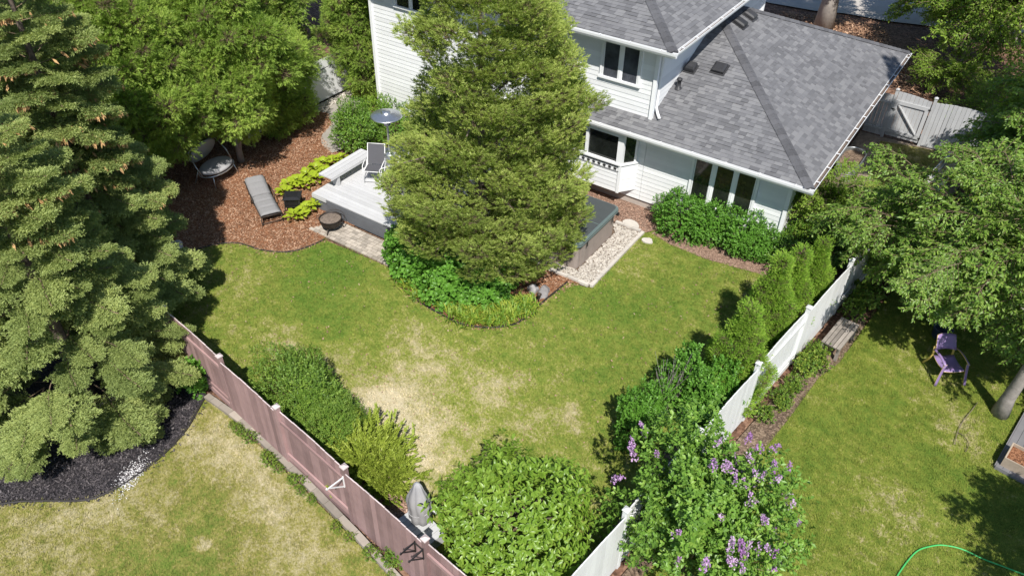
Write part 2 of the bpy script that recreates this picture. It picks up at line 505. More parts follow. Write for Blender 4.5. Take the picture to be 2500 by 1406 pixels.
# ------------------------------------------------------------------ ground
def sheet(name, pts, z, mat_, kind='structure', label=None):
    """flat polygon of ground (with a little thickness below)"""
    b = MB()
    n = len(pts)
    b.add([(p[0], p[1], z) for p in pts], [tuple(range(n))])
    o = b.build(name, mat_)
    me = o.data
    if me.polygons[0].normal.z < 0: me.flip_normals()
    o["kind"] = kind
    return o


def smooth_poly(pts, k=5):
    """Catmull-Rom through the points (open)"""
    out = []
    P = [Vector((p[0], p[1], 0)) for p in pts]
    for i in range(len(P) - 1):
        a = P[max(i - 1, 0)]; b = P[i]; c = P[i + 1]; d = P[min(i + 2, len(P) - 1)]
        for j in range(k):
            t_ = j / k
            out.append(0.5 * ((2 * b) + (c - a) * t_ + (2 * a - 5 * b + 4 * c - d) * t_ * t_ + (3 * b - a - 3 * c + d) * t_ ** 3))
    out.append(P[-1])
    return out


def gp(*px): return [G(*q) for q in px]


M['far_ground'] = soil_mat('distant_needle_litter', [(0.2, (0.08, 0.045, 0.03)), (0.6, (0.19, 0.105, 0.07)), (0.95, (0.34, 0.22, 0.15))], 14)
g = MB(); g.add([(-400, -400, -0.06), (400, -400, -0.06), (400, 400, -0.06), (-400, 400, -0.06)], [(0, 1, 2, 3)])
g.build('ground', M['far_ground'])["kind"] = 'structure'

PF0, PF1 = Vector((-14.6, 7.22)), Vector((-3.25, 5.52))        # maroon fence line
WF0, WF1 = Vector((-3.25, 5.52)), Vector((-0.25, 29.6))        # white fence line

MAIN_BLOBS = [(-8.9, 8.1, 2.3, 0.62), (-8.3, 9.2, 1.5, 0.30), (-9.4, 10.5, 1.6, 0.30), (-7.6, 10.9, 1.0, 0.40), (-10.6, 11.2, 1.0, 0.22),
              (-9.6, 9.3, 1.1, 0.45), (-9.4, 9.1, 0.45, 0.5), (-6.3, 10.6, 0.7, 0.32), (-5.5, 11.2, 0.8, 0.38), (-12.9, 9.3, 1.3, 0.22), (-11.3, 8.8, 1.6, 0.28),
              (-6.6, 8.6, 2.2, 0.25), (-8.0, 7.4, 1.5, 0.45), (-14.5, 12.3, 1.7, -0.32), (-13.6, 10.8, 2.3, -0.26), (-12.4, 10.2, 1.0, -0.15),
              (-6.6, 15.2, 3.2, -0.16), (-4.8, 17.0, 3.0, -0.10), (-5.2, 13.2, 2.0, -0.14), (-6.9, 17.2, 1.0, 0.16), (-6.6, 16.3, 0.5, 0.15), (-15.6, 10.3, 1.3, 0.12), (-8.3, 11.7, 1.5, 0.12)]
LEFT_BLOBS = [(-11.9, 5.9, 1.5, 0.36), (-10.6, 6.0, 1.2, 0.32), (-9.4, 5.7, 1.2, 0.28), (-8.3, 5.2, 1.2, 0.25), (-12.1, 3.8, 1.3, 0.22), (-11.0, 4.1, 1.0, 0.10), (-10.6, 3.6, 1.6, -0.12), (-9.0, 3.0, 1.8, -0.22),
              (-9.95, 3.95, 0.28, 0.62), (-8.55, 2.75, 0.30, 0.45), (-12.6, 2.6, 1.8, 0.22), (-7.4, 4.2, 1.4, 0.16)]
RIGHT_BLOBS = [(1.6, 16.6, 1.4, 0.18), (2.3, 15.9, 1.0, 0.25), (-0.2, 14.2, 2.0, -0.12), (0.5, 13.6, 1.6, 0.12), (1.0, 12.6, 2.5, 0.1), (0.4, 16.2, 1.5, -0.12), (1.9, 14.6, 1.6, -0.16)]
M['lawn'] = grass_mat('back_lawn_turf', MAIN_BLOBS, 0.045)
M['lawn_l'] = grass_mat('dry_lawn_turf', LEFT_BLOBS, 0.09, lime=(0.265, 0.25, 0.068))
M['lawn_r'] = grass_mat('side_lawn_turf', RIGHT_BLOBS, 0.0, green=(0.105, 0.175, 0.024), lime=(0.215, 0.245, 0.042))
M['blade'] = grass_mat('back_lawn_blades', MAIN_BLOBS, 0.045, blade=True)
M['blade_l'] = grass_mat('dry_lawn_blades', LEFT_BLOBS, 0.09, lime=(0.265, 0.25, 0.068), blade=True)
M['blade_r'] = grass_mat('side_lawn_blades', RIGHT_BLOBS, 0.0, green=(0.105, 0.175, 0.024), lime=(0.215, 0.245, 0.042), blade=True)

edge_l = smooth_poly(gp((440, 660), (470, 618), (520, 600), (580, 595), (640, 612), (700, 617), (750, 605), (793, 586)))
ring = smooth_poly(gp((968, 668), (985, 705), (1030, 742), (1080, 770), (1120, 790), (1170, 800), (1215, 800), (1262, 790), (1300, 762), (1330, 735), (1385, 690)))
yard = [(-19.5, 8.0)] + [tuple(p[:2]) for p in edge_l] + [(-13.0, 13.08), (-12.4, 13.08)] + [tuple(p[:2]) for p in ring] + [(-7.56, 15.62), (-7.56, 18.9), (-7.3, 19.3)] + \
       [tuple(p[:2]) for p in gp((1590, 570), (1640, 600), (1720, 632), (1800, 655), (1850, 668))] + [(-3.05, 18.6), (-3.1, 14.8), (-3.35, 12.2), (-3.4, 9.5), (-3.3, 7.5), (-3.5, 6.2), (-6.4, 6.35), (-6.8, 7.55), (-7.9, 7.2), (-10.6, 7.0), (-13.0, 7.35), (-14.6, 7.75)]
lawn = sheet('back_lawn', yard, 0.0, M['lawn'])
neigh_l = [tuple(p[:2]) for p in smooth_poly(gp((-350, 1290), (0, 1232), (100, 1224), (210, 1222), (280, 1195), (330, 1165), (400, 1110), (455, 1050), (485, 1000), (502, 968)))] + [(-12.9, 6.72), (-11.75, 6.60), (-8.55, 6.08), (-6.5, 5.70), (-4.5, 5.2), (-2.5, 4.6), (-2.5, -3), (-17, -3)]
lawn_l = sheet('dry_lawn', neigh_l, 0.0, M['lawn_l'])
neigh_r = [(-3.1, 4.6), (-2.35, 8.5), (-1.75, 12.0)] + [tuple(p[:2]) for p in gp((1880, 1080), (1935, 1010), (2000, 920), (2050, 885))] + [(-0.75, 18.5), (0.2, 27.0), (12, 30), (12, 2), (-2.4, 2)]
lawn_r = sheet('side_lawn', neigh_r, 0.0, M['lawn_r'])
# planted beds and paths
sheet('mulch_bed', [(-30, 9.5), (-19.5, 7.95)] + [tuple(p[:2]) for p in edge_l] + [(-15.35, 13.07), (-15.0, 14.2), (-16.9, 14.2), (-16.9, 17.2), (-18.9, 17.0), (-19.95, 17.6), (-20.25, 18.5), (-21.0, 19.0), (-22.5, 19.4), (-30, 19.4)], 0.012, M['mulch'])
sheet('pine_bed', [(-12.5, 13.05), (-12.5, 13.6), (-12.9, 14.0), (-12.9, 15.8), (-11, 16.4), (-8.75, 16.4), (-8.75, 15.62), (-7.9, 15.62)] + [tuple(p[:2]) for p in reversed(ring)], 0.012, M['mulch'])
sheet('wall_bed', [(-11.4, 18.7), (-8.6, 18.92), (-7.56, 18.92), (-7.3, 19.3)] + [tuple(p[:2]) for p in gp((1590, 570), (1640, 600), (1720, 632), (1800, 655), (1850, 668))] + [(-3.05, 18.8), (-1.5, 20.2), (-2.5, 22.0), (-3.9, 20.3), (-11.4, 20.3)], 0.012, M['mulch_grey'])
sheet('fence_bed', [(-14.8, 7.35), (-13.0, 7.36), (-10.6, 7.01), (-7.9, 7.21), (-6.8, 7.56), (-6.38, 6.36), (-3.6, 6.21), (-3.3, 5.6), (-14.8, 7.3)], 0.006, M['mulch_grey'])
sheet('cedar_bed', [(-3.28, 5.7), (-3.58, 6.25), (-3.28, 7.5), (-3.38, 9.5), (-3.33, 12.2), (-3.08, 14.8), (-3.03, 18.7), (-1.5, 20.2), (-1.4, 20.0)], 0.006, M['soil'])
sheet('berry_bed', [(-3.05, 5.6), (-3.0, 6.0), (-2.35, 8.45), (-1.77, 12.0)] + [tuple(p[:2]) for p in gp((1878, 1082), (1933, 1012), (1998, 922), (2048, 887))] + [(-0.77, 18.5), (-1.1, 19.5), (-1.5, 17.5)], 0.006, M['soil'])
sheet('side_yard', [(-3.9, 20.4), (-2.0, 21.6), (-1.1, 20.3), (0.3, 29.9), (-3.9, 29.7)], -0.01, M['dirt'])
sidegrass = sheet('side_yard_grass', [tuple(p[:2]) for p in gp((2150, 345), (2250, 362), (2360, 385), (2400, 420), (2300, 450), (2180, 470), (2105, 465), (2120, 430))], 0.006, M['lawn_l'])
sheet('black_mulch_bed', [(-30, 9.4), (-30, -2)] + [tuple(p[:2]) for p in smooth_poly(gp((-350, 1290), (0, 1232), (100, 1224), (210, 1222), (280, 1195), (330, 1165), (400, 1110), (455, 1050), (485, 1000), (502, 968)))] + [(-12.9, 6.75), (-14.5, 7.15), (-19.5, 7.9)], 0.006, M['mulch_black'])
sheet('walkway', smooth_poly([(-18.75, 16.9), (-19.5, 17.15), (-20.0, 17.7), (-20.35, 18.5), (-20.98, 18.95), (-21.35, 19.6), (-21.3, 20.5), (-20.2, 20.6), (-19.95, 19.5), (-19.6, 18.6), (-19.1, 17.9), (-18.6, 17.5)], 4), 0.022, M['concrete'])
sheet('driveway', [tuple(p[:2]) for p in gp((1780, -20), (1880, 8), (1990, 27), (2060, 33), (2165, 52))] + [(0, 44), (0, 60), (-20, 60)], 0.0, M['asphalt'])


def strip(name, pts, w, z, mat_, label, cat, k=6):
    b = MB(); b.tube([(p[0], p[1], z) for p in pts], w, k)
    o = b.build(name, mat_); return tag(o, label, cat)


strip('garden_edging', edge_l, 0.022, 0.03, M['plastic_edge'], 'thin black edging curving between the red mulch and the lawn', 'garden edging')
strip('garden_edging', ring, 0.028, 0.03, M['plastic_edge'], 'thin black edging round the yellow lilies under the big pine', 'garden edging')
strip('garden_edging', smooth_poly(gp((-350, 1290), (0, 1232), (100, 1224), (210, 1222), (280, 1195), (330, 1165), (400, 1110), (455, 1050), (485, 1000), (502, 968))), 0.025, 0.03, M['plastic_edge'], 'thin black edging round the black mulch under the spruce', 'garden edging')
strip('garden_edging', [Vector(p) for p in ((-14.2, 7.62, 0), (-13.0, 7.37, 0), (-11.8, 7.2, 0), (-10.9, 7.04, 0))], 0.025, 0.03, M['plastic_edge'], 'short dark edging behind the maroon fence beside the yew', 'garden edging')

# concrete curb along the maroon fence, in cast lengths
cb = thing('concrete_curb', 'grey concrete garden curb along the foot of the maroon fence', 'curb', (-9.8, 6.4, 0))
cpts = [Vector((-13.02, 6.76, 0)), Vector((-11.75, 6.70, 0)), Vector((-10.2, 6.47, 0)), Vector((-8.55, 6.19, 0)), Vector((-6.5, 5.78, 0)), Vector((-4.2, 5.3, 0))]
cl = smooth_poly(cpts, 4)
for a, b_ in zip(cl[:-1], cl[1:]):
    n_ = max(1, int((b_ - a).length / 0.5))
    for i in range(n_):
        p, q = a.lerp(b_, i / n_), a.lerp(b_, (i + 1) / n_)
        c = (p + q) / 2; d = q - p
        slab('curb_segment', M['curb'], cb, (c.x + 9.8, c.y - 6.4, 0.03), (d.length - 0.012, 0.15, 0.12), (0, 0, math.atan2(d.y, d.x) + random.uniform(-.02, .02)))


def in_poly(x, y, poly):
    px = np.array([p[0] for p in poly]); py = np.array([p[1] for p in poly])
    inside = np.zeros(len(x), bool); j = len(poly) - 1
    for i in range(len(poly)):
        c = ((py[i] > y) != (py[j] > y)) & (x < (px[j] - px[i]) * (y - py[i]) / (py[j] - py[i] + 1e-12) + px[i])
        inside ^= c; j = i
    return inside


def scatter(poly, density, avoid=None):
    px = [p[0] for p in poly]; py = [p[1] for p in poly]
    x0, x1, y0, y1 = min(px), max(px), min(py), max(py)
    n_ = int((x1 - x0) * (y1 - y0) * density)
    x = rng.uniform(x0, x1, n_); y = rng.uniform(y0, y1, n_)
    k = in_poly(x, y, poly)
    return x[k], y[k]


def chips(name, poly, density, mat_, z=0.02, l=(0.025, 0.07), w=(0.012, 0.028), xy=None):
    x, y = scatter(poly, density) if xy is None else xy
    n_ = len(x)
    a = rng.uniform(0, 2 * np.pi, n_); ll = rng.uniform(*l, n_) / 2; ww = rng.uniform(*w, n_) / 2
    ti = rng.normal(0, 0.35, (n_, 2)); zc = z + rng.uniform(0.0, 0.02, n_)
    C = np.stack([x, y, zc], 1)
    U = np.stack([np.cos(a), np.sin(a), ti[:, 0]], 1) * ll[:, None]
    W_ = np.stack([-np.sin(a), np.cos(a), ti[:, 1]], 1) * ww[:, None]
    up = np.array([0, 0, 0.006])
    V = np.stack([C - U - W_, C + U - W_, C + U + W_, C - U + W_, C + up], 1)
    b = np.arange(n_)[:, None] * 5
    F = np.concatenate([b + np.array([[0, 1, 4]]), b + np.array([[1, 2, 4]]), b + np.array([[2, 3, 4]]), b + np.array([[3, 0, 4]])], 1).reshape(-1, 3)
    o = link(name, np_mesh(name, V, F, mat_, var=np.repeat(rng.uniform(0, 1, n_), 4)))
    o["kind"] = 'stuff'
    return o


red_poly = [(-23, 10.4), (-19.2, 8.8)] + [tuple(p[:2]) for p in edge_l[6:]] + [(-15.35, 13.07), (-15.3, 14.1), (-16.9, 14.2), (-16.9, 17.2), (-18.9, 17.0), (-19.95, 17.6), (-20.25, 18.5), (-21.0, 19.0), (-23, 19.0)]
chips('bark_chips', red_poly, 420, M['chip'])
chips('pine_bed_chips', [(-9.6, 13.4), (-9.2, 15.6), (-7.9, 15.6), (-8.2, 15.0), (-8.5, 13.6), (-9.2, 12.6), (-10.4, 12.5), (-12, 13.2)], 320, M['chip'])
chips('wall_bed_chips', [(-11.2, 18.95), (-7.5, 18.95), (-7.3, 19.35), (-6.8, 19.3), (-6.8, 20.05), (-11.2, 20.05)], 520, M['chip_grey'])
chips('corner_bed_chips', [(-7.9, 6.2), (-7.3, 7.25), (-6.8, 7.5), (-6.4, 6.4), (-5.6, 6.2), (-5.8, 5.95)], 420, M['chip_grey'])
bm = [tuple(p[:2]) for p in smooth_poly(gp((0, 1232), (100, 1224), (210, 1222), (280, 1195), (330, 1165), (400, 1110), (455, 1050), (485, 1000), (502, 968)))]
chips('black_chips', bm + [(-13.5, 6.6), (-14.3, 5.0), (-14.3, 3.6), (-15.5, 3.0), (-15.2, 2.2)], 650, M['chip_black'], z=0.012)
t = NT('white_lime_dust'); t.b.inputs["Base Color"].default_value = (0.7, 0.68, 0.68, 1); t.b.inputs["Roughness"].default_value = 0.95; M['dust'] = t.m
c0 = G(325, 1163)
u = rng.normal(0, .13, 620); v = rng.normal(0, .26, 620)
x = c0.x + u * .95 - v * .35; y = c0.y + v * .9 + u * .2
k = (x - (c0.x + .2)) + (y - c0.y) * .45 < .02
chips('spilled_white_grit', [], 0, M['dust'], z=0.022, l=(0.008, 0.03), w=(0.006, 0.018), xy=(x[k], y[k]))


def along(pts, per_m, sd, side=0.0):
    """points strewn along a line, for chips that spill over an edge"""
    X, Y = [], []
    for a, b_ in zip(pts[:-1], pts[1:]):
        a, b_ = Vector((a[0], a[1], 0)), Vector((b_[0], b_[1], 0)); L_ = (b_ - a).length; n_ = int(L_ * per_m) + 1
        t_ = rng.uniform(0, 1, n_); o_ = rng.normal(side, sd, n_); d_ = (b_ - a).normalized()
        X.append(a.x + (b_.x - a.x) * t_ - d_.y * o_); Y.append(a.y + (b_.y - a.y) * t_ + d_.x * o_)
    return np.concatenate(X), np.concatenate(Y)


chips('spilled_bark', [], 0, M['chip'], z=0.03, xy=along(edge_l, 42, .10))
chips('spilled_pine_bark', [], 0, M['chip'], z=0.03, xy=along(ring, 40, .10))
chips('spilled_black_bark', [], 0, M['chip_black'], z=0.03, xy=along(bm, 40, .09))
chips('lawn_litter', yard, 7, M['chip_grey'], z=0.04, l=(0.02, 0.05), w=(0.012, 0.03))
chips('leaf_litter', [tuple(p[:2]) for p in gp((1905, 30), (2000, 40), (2160, 60), (2180, 120), (2260, 170), (2290, 240), (2200, 230), (2100, 110), (1950, 60))], 120, M['chip'], l=(0.05, 0.14), w=(0.03, 0.06))


def stones(name, poly, density, mat_, size=(0.03, 0.06), z=0.02):
    x, y = scatter(poly, density)
    n_ = len(x)
    ang = np.linspace(0, 2 * np.pi, 6, endpoint=False)
    base = np.array([[0, 0, 1.0]] + [[math.cos(a), math.sin(a), 0.35] for a in ang[:5] * 6 / 5] + [[math.cos(a) * .9, math.sin(a) * .9, -0.5] for a in ang[:5] * 6 / 5 + .6])
    Fb = [[0, 1 + i, 1 + (i + 1) % 5] for i in range(5)] + [[1 + i, 6 + i, 1 + (i + 1) % 5] for i in range(5)] + [[1 + (i + 1) % 5, 6 + i, 6 + (i + 1) % 5] for i in range(5)]
    s = rng.uniform(*size, n_)
    V = np.repeat(base[None], n_, 0) * (1 + rng.normal(0, 0.13, (n_, 11, 3)))
    V[:, :, 0] *= rng.uniform(0.8, 1.35, n_)[:, None]; V[:, :, 2] *= 0.6
    a = rng.uniform(0, 6.28, n_); ca, sa = np.cos(a)[:, None], np.sin(a)[:, None]
    X = V[:, :, 0] * ca - V[:, :, 1] * sa; Y = V[:, :, 0] * sa + V[:, :, 1] * ca
    V = np.stack([X * s[:, None] + x[:, None], Y * s[:, None] + y[:, None], V[:, :, 2] * s[:, None] + z + rng.uniform(0, .012, n_)[:, None]], 2)
    F = (np.arange(n_)[:, None, None] * 11 + np.array(Fb)[None]).reshape(-1, 3)
    o = link(name, np_mesh(name, V, F, mat_, var=np.repeat(rng.uniform(0, 1, n_), 15), smooth=True))
    o["kind"] = 'stuff'
    return o


# pebble pad round the hot tub with stone edging
sheet('tub_pad', [(-10.8, 15.7), (-7.6, 15.7), (-7.6, 18.85), (-10.8, 18.85)], 0.016, M['soil'])
stones('pad_pebbles', [(-10.2, 15.72), (-7.66, 15.72), (-7.66, 18.8), (-8.6, 18.8), (-8.3, 18.4), (-8.3, 16.1), (-10.2, 16.1)], 1150, M['pebble'], (.018, .038))
stones('path_pebbles', [(-21.8, 18.75), (-21.05, 19.0), (-21.4, 19.65), (-21.35, 20.9), (-21.75, 20.9)], 1000, M['pebble'], (.02, .042))
pe = thing('pad_border', 'pale stone edging round the pebbles beside the hot tub', 'edging stones', (-7.6, 15.7, 0))
for a, b_ in (((-7.6, 15.66), (-7.6, 18.9)), ((-9.4, 15.66), (-7.68, 15.66)), ((-8.55, 18.9), (-7.68, 18.9))):
    a, b_ = Vector((*a, 0)), Vector((*b_, 0)); n_ = max(1, round((b_ - a).length / 0.32))
    for i in range(n_):
        c = a.lerp(b_, (i + 0.5) / n_); d = (b_ - a)
        slab('edging_stone', M['edgestone'], pe, (c.x + 7.6 + random.uniform(-.006, .006), c.y - 15.7 + random.uniform(-.006, .006), 0.035), (d.length / n_ - 0.012, 0.10, 0.085), (0, 0, math.atan2(d.y, d.x) + random.uniform(-.02, .02)))

# paver patio
pt = thing('patio', 'tan paver patio in front of the grey deck', 'patio', (-14, 13.5, 0))
pb = MB(); pb.prism([(-16.05, 13.2), (-15.25, 13.09), (-12.4, 13.06), (-12.4, 14.0), (-15.3, 14.0)], -0.03, 0.018)
pb.build('joint_sand', M['soil'], pt, world=True)
py_ = 13.15; row = 0
while py_ < 13.98:
    x_ = -15.95 + (0.11 if row % 2 else 0) + max(0, (13.3 - py_) * -1.0)
    x_ = max(x_, -15.95 + (py_ - 13.15) * 0.7)
    while x_ < -12.5:
        slab('paver', M['paver'], pt, (x_ + 14, py_ - 13.5, 0.022 + random.uniform(0, .006)), (0.195, 0.105, 0.05), (random.uniform(-.015, .015), random.uniform(-.015, .015), random.uniform(-.02, .02)))
        x_ += 0.212
    py_ += 0.121; row += 1

for i, (q, s_) in enumerate((((1540, 550), 0.24), ((1580, 590), 0.14))):
    c = G(*q)
    b = MB(); wob_ = [random.uniform(.85, 1.1) for _ in range(12)]
    pl = [(math.cos(a * math.pi / 6) * s_ * 1.2 * wob_[a], math.sin(a * math.pi / 6) * s_ * wob_[a]) for a in range(12)]
    b.prism(pl, 0, 0.05)
    o = b.build('stepping_stone', M['edgestone']); o.location = (c.x, c.y, 0.005)
    tag(o, ['large flat pale stepping stone between hot tub and window hedge', 'small flat stepping stone at the foot of the window hedge'][i], 'stepping stone')

# ------------------------------------------------------------------ house
YW = 20.15           # plane of the back wall
EY, EZ = 19.5, 2.86  # lower eave
CX = -3.31           # right eave
SL = 0.41
YB = 30.74           # back corner of the right eave
APX, APY0, APY1 = CX - 4.8, EY + 4.8, YB - 4.8
APZ = EZ + 4.8 * SL
XU = -8.40           # right wall of the upper storey
XL = -19.32
UE_Y, UE_X, UE_Z = 19.55, -7.75, 5.52
house = thing('house', 'white clapboard house with grey shingle roofs and white gutters', 'house', (-8.4, 20.15, 0))
HO = Vector((-8.4, 20.15, 0))


def clap_wall(name, p0, p1, z0, z1, nrm, course=0.148, skip=None):
    """a wall core with one lapped board per course"""
    p0, p1, nrm = Vector((*p0, 0)), Vector((*p1, 0)), Vector((*nrm, 0))
    b = MB()
    d = p1 - p0
    c = (p0 + p1) / 2 - nrm * 0.08
    rz_ = math.atan2(d.y, d.x)
    Mr = Matrix.Rotation(rz_, 3, 'Z')
    b.box((c.x, c.y, (z0 + z1) / 2), (d.length, 0.14, z1 - z0), Mr)
    w = b.build(name, M['siding'], house, world=True)
    # lapped board: thin wedge, thick at its lower edge
    bb = MB()
    n3 = (0, -1, 0)
    h = course * 1.12
    V = [(-.5, 0, 0), (.5, 0, 0), (.5, -0.018, 0), (-.5, -0.018, 0), (-.5, 0, h), (.5, 0, h), (.5, -0.005, h), (-.5, -0.005, h)]
    bb.add(V, [(3, 2, 1, 0), (4, 5, 6, 7), (0, 1, 5, 4), (1, 2, 6, 5), (2, 3, 7, 6), (3, 0, 4, 7)])
    me = bb.mesh('lapped_board', M['siding'])
    z = z0
    mid = (p0 + p1) / 2
    # outward normal must be local -Y
    ang = rz_ if (Matrix.Rotation(rz_, 3, 'Z') @ Vector((0, -1, 0))).dot(nrm) > 0 else rz_ + math.pi
    while z < z1 - 0.05:
        link('siding_board', me, w, (mid.x - HO.x - nrm.x * 0.009, mid.y - HO.y - nrm.y * 0.009, z), (0, 0, ang), (d.length - 0.004, 1, 1))
        z += course
    return w


fb = MB()
fb.box(((-19.3 + CX - 0.64) / 2, 22.5, 0.12), (abs(-19.3 - (CX - 0.64)), 4.6, 0.34))
fb.box((-6.2, 25.2, 0.12), (4.4, 9.9, 0.335))
fb.build('foundation', M['foundation'], house, world=True)
clap_wall('wall', (XL, YW), (XU - 0.004, YW), 0.27, 5.38, (0, -1))
clap_wall('wall', (XU + 0.004, YW), (CX - 0.6, YW), 0.27, 2.80, (0, -1))
clap_wall('wall', (CX - 0.6, YW + 0.004), (CX - 0.6, 30.1), 0.27, 2.80, (1, 0))
clap_wall('wall', (XU, YW + 0.004), (XU, 29.1), 2.9, 5.38, (1, 0))
clap_wall('wall', (XL, 29), (XL, YW + 0.004), 0.27, 5.38, (-1, 0))
for (x, y, z0, z1) in ((XL - 0.01, YW - 0.01, 0.25, 5.4), (CX - 0.59, YW - 0.01, 0.25, 2.8), (XU + 0.01, YW - 0.01, 3.05, 5.4), (XU + 0.01, 29.1, 3.0, 5.4)):
    tb = MB(); tb.box((x, y, (z0 + z1) / 2), (0.11, 0.11, z1 - z0)); tb.build('corner_board', M['trim'], house, world=True)


# --- roofs
def plane_z(name_, x, y):
    return {'front': EZ + SL * (y - EY), 'right': EZ + SL * (CX - x)}[name_]


class Slope:
    """a roof slope: eave start, direction along the eave, direction up the slope (plan), rise"""
    def __init__(self, o, u, v, sl):
        self.o = Vector(o); self.u = Vector(u)
        self.v = (Vector(v) + Vector((0, 0, sl))); self.k = self.v.length; self.v.normalize()
        self.n = self.u.cross(self.v).normalized()
        if self.n.z < 0: self.n = -self.n

    def P(self, a, b, h=0.0): return self.o + self.u * a + self.v * b + self.n * h


def shingle_slope(sl, inside, amax, bmax, course=0.132, tab=0.22):
    """list of (centre, a-size, b-size) tabs; inside(a0,a1,b) clips to the slope outline and returns (a0,a1) or None"""
    out = []
    b = 0.0; r = 0
    while b < bmax:
        span = inside(b + course * 0.5)
        if span:
            a = span[0] - random.uniform(0, tab)
            while a < span[1]:
                w = tab * random.choice((0.55, 0.75, 1.0, 1.0, 1.25))
                a0, a1 = max(a, span[0]), min(a + w, span[1])
                if a1 - a0 > 0.03: out.append((a0, a1, b))
                a += w
        b += course; r += 1
    return out


def roof(name, slopes, body_fn, hips, near):
    rb = MB(); body_fn(rb)
    rf = rb.build(name, [M['shingle'], M['soffit']], house, world=True)
    allt = []
    for sl, tabs in slopes:
        for (a0, a1, b) in tabs:
            c = sl.P((a0 + a1) / 2, b + 0.075)
            allt.append(((c - Vector((0, 0, CAM_H))).length if near(c) else 999, sl, a0, a1, b))
    allt.sort(key=lambda e: e[0])
    ub = MB(); h = 0.15
    ub.add([(-.5, 0, 0), (.5, 0, 0), (.5, h, 0), (-.5, h, 0), (-.5, 0, .013), (.5, 0, .013), (.5, h, .003), (-.5, h, .003)], [(3, 2, 1, 0), (4, 5, 6, 7), (0, 1, 5, 4), (1, 2, 6, 5), (2, 3, 7, 6), (3, 0, 4, 7)])
    me = ub.mesh('shingle_tab', M['shingle'])
    rest = MB()
    for i, (_, sl, a0, a1, b) in enumerate(allt):
        thick = random.choice((1.0, 1.2, 2.0))
        tone = random.random() if thick < 1.5 else random.uniform(0.0, 0.4)
        if i < 300:
            Mx = Matrix((sl.u, sl.v, sl.n)).transposed().to_4x4()
            if Mx.determinant() < 0: Mx = Matrix((-sl.u, sl.v, sl.n)).transposed().to_4x4()
            Mx = Matrix.Translation(sl.P((a0 + a1) / 2, b, 0.002) - HO) @ Mx @ Matrix.Diagonal((a1 - a0 - 0.004, 1, thick, 1))
            o = link('shingle', me, rf); o.matrix_local = Mx
        else:
            e = 0.002
            V = [sl.P(a, bb, hh) for hh in (0,) for a, bb in ((a0 + e, b), (a1 - e, b), (a1 - e, b + h), (a0 + e, b + h))]
            T = 0.013 * thick
            V += [sl.P(a0 + e, b, T), sl.P(a1 - e, b, T), sl.P(a1 - e, b + h, 0.004), sl.P(a0 + e, b + h, 0.004)]
            rest.add(V, [(4, 5, 6, 7), (0, 1, 5, 4), (1, 2, 6, 5), (3, 0, 4, 7)], tone + 0.001)
    if rest.v:
        o = rest.build('distant_shingles', M['shingle'], rf, world=True); o["kind"] = 'stuff'
    # hip and ridge caps, one by one
    cm = MB(); cm.add([(0, -.15, -.035), (.24, -.15, -.035), (.24, 0, .02), (0, 0, .035), (0, .15, -.035), (.24, .15, -.035), (0, -.15, -.055), (0, .15, -.055)], [(0, 1, 2, 3), (3, 2, 5, 4), (0, 3, 4, 7, 6)])
    cme = cm.mesh('cap_piece', M['hipcap'])
    for (a, b) in hips:
        a, b = Vector(a), Vector(b)
        d = b - a; n_ = int(d.length / 0.2); X = d.normalized(); Y = Vector((0, 0, 1)).cross(X).normalized(); Z = X.cross(Y)
        for i in range(n_):
            o = link('hip_cap', cme, rf)
            o.matrix_local = Matrix.Translation(a + d * (i / n_) + Z * 0.028 - HO) @ Matrix((X, Y, Z)).transposed().to_4x4()
    return rf


# lower roof: a skirt along the back wall, a hip round the right-hand wing
XSK = -12.2
front = Slope((CX, EY, EZ), (-1, 0, 0), (0, 1, 0), SL)
right = Slope((CX, EY, EZ), (0, 1, 0), (-1, 0, 0), SL)


def in_front(b):
    y = b / front.k
    lim = (CX - XSK) if y < (YW - EY) else (CX - XU if y < 4.8 else None)
    return None if lim is None or y > 4.8 else (y, lim)


def in_right(b):
    y = b / right.k
    return None if y > 4.8 else (y, (YB - EY) - y)


def lower_body(b):
    zt = EZ + SL * (YW - EY)
    C = [(CX, EY, EZ), (XU, EY, EZ), (XU, APY0, APZ), (APX, APY0, APZ), (CX, YB, EZ), (APX, APY1, APZ), (XU, APY1, APZ), (XU, YB, EZ), (XSK, EY, EZ), (XSK, YW, zt), (XU, YW, zt)]
    b.add(C, [(0, 3, 2, 1), (0, 4, 5, 3), (4, 7, 6, 5), (3, 5, 6, 2), (1, 10, 9, 8)])
    # soffit and skirt end
    b.add([(CX, EY, EZ - 0.012), (CX, YB, EZ - 0.012), (XU, YB, EZ - 0.012), (XSK, EY, EZ - 0.012), (XSK, YW, EZ - 0.012), (XU, YW, EZ - 0.012)], [(0, 3, 4, 5, 2, 1)], 0, 1)


def roof2(name, slopes, body_fn, hips): return roof(name, slopes, body_fn, hips, lambda c: True)


lower_roof = roof2('roof', [(front, shingle_slope(front, in_front, 10, 4.8 * front.k)), (right, shingle_slope(right, in_right, 10, 4.8 * right.k))], lower_body,
                   [((CX, EY, EZ), (APX, APY0, APZ)), ((CX, YB, EZ), (APX, APY1, APZ)), ((APX, APY0, APZ), (APX, APY1, APZ))])

ufront = Slope((UE_X, UE_Y, UE_Z), (-1, 0, 0), (0, 1, 0), SL)
uright = Slope((UE_X, UE_Y, UE_Z), (0, 1, 0), (-1, 0, 0), SL)
UXL, UYB = -19.95, 29.7
UR = (UYB - UE_Y) / 2


def in_uf(b):
    y = b / ufront.k
    return None if y > UR else (y, (UE_X - UXL) - y)


def in_ur(b):
    y = b / uright.k
    return None if y > UR else (y, (UYB - UE_Y) - y)


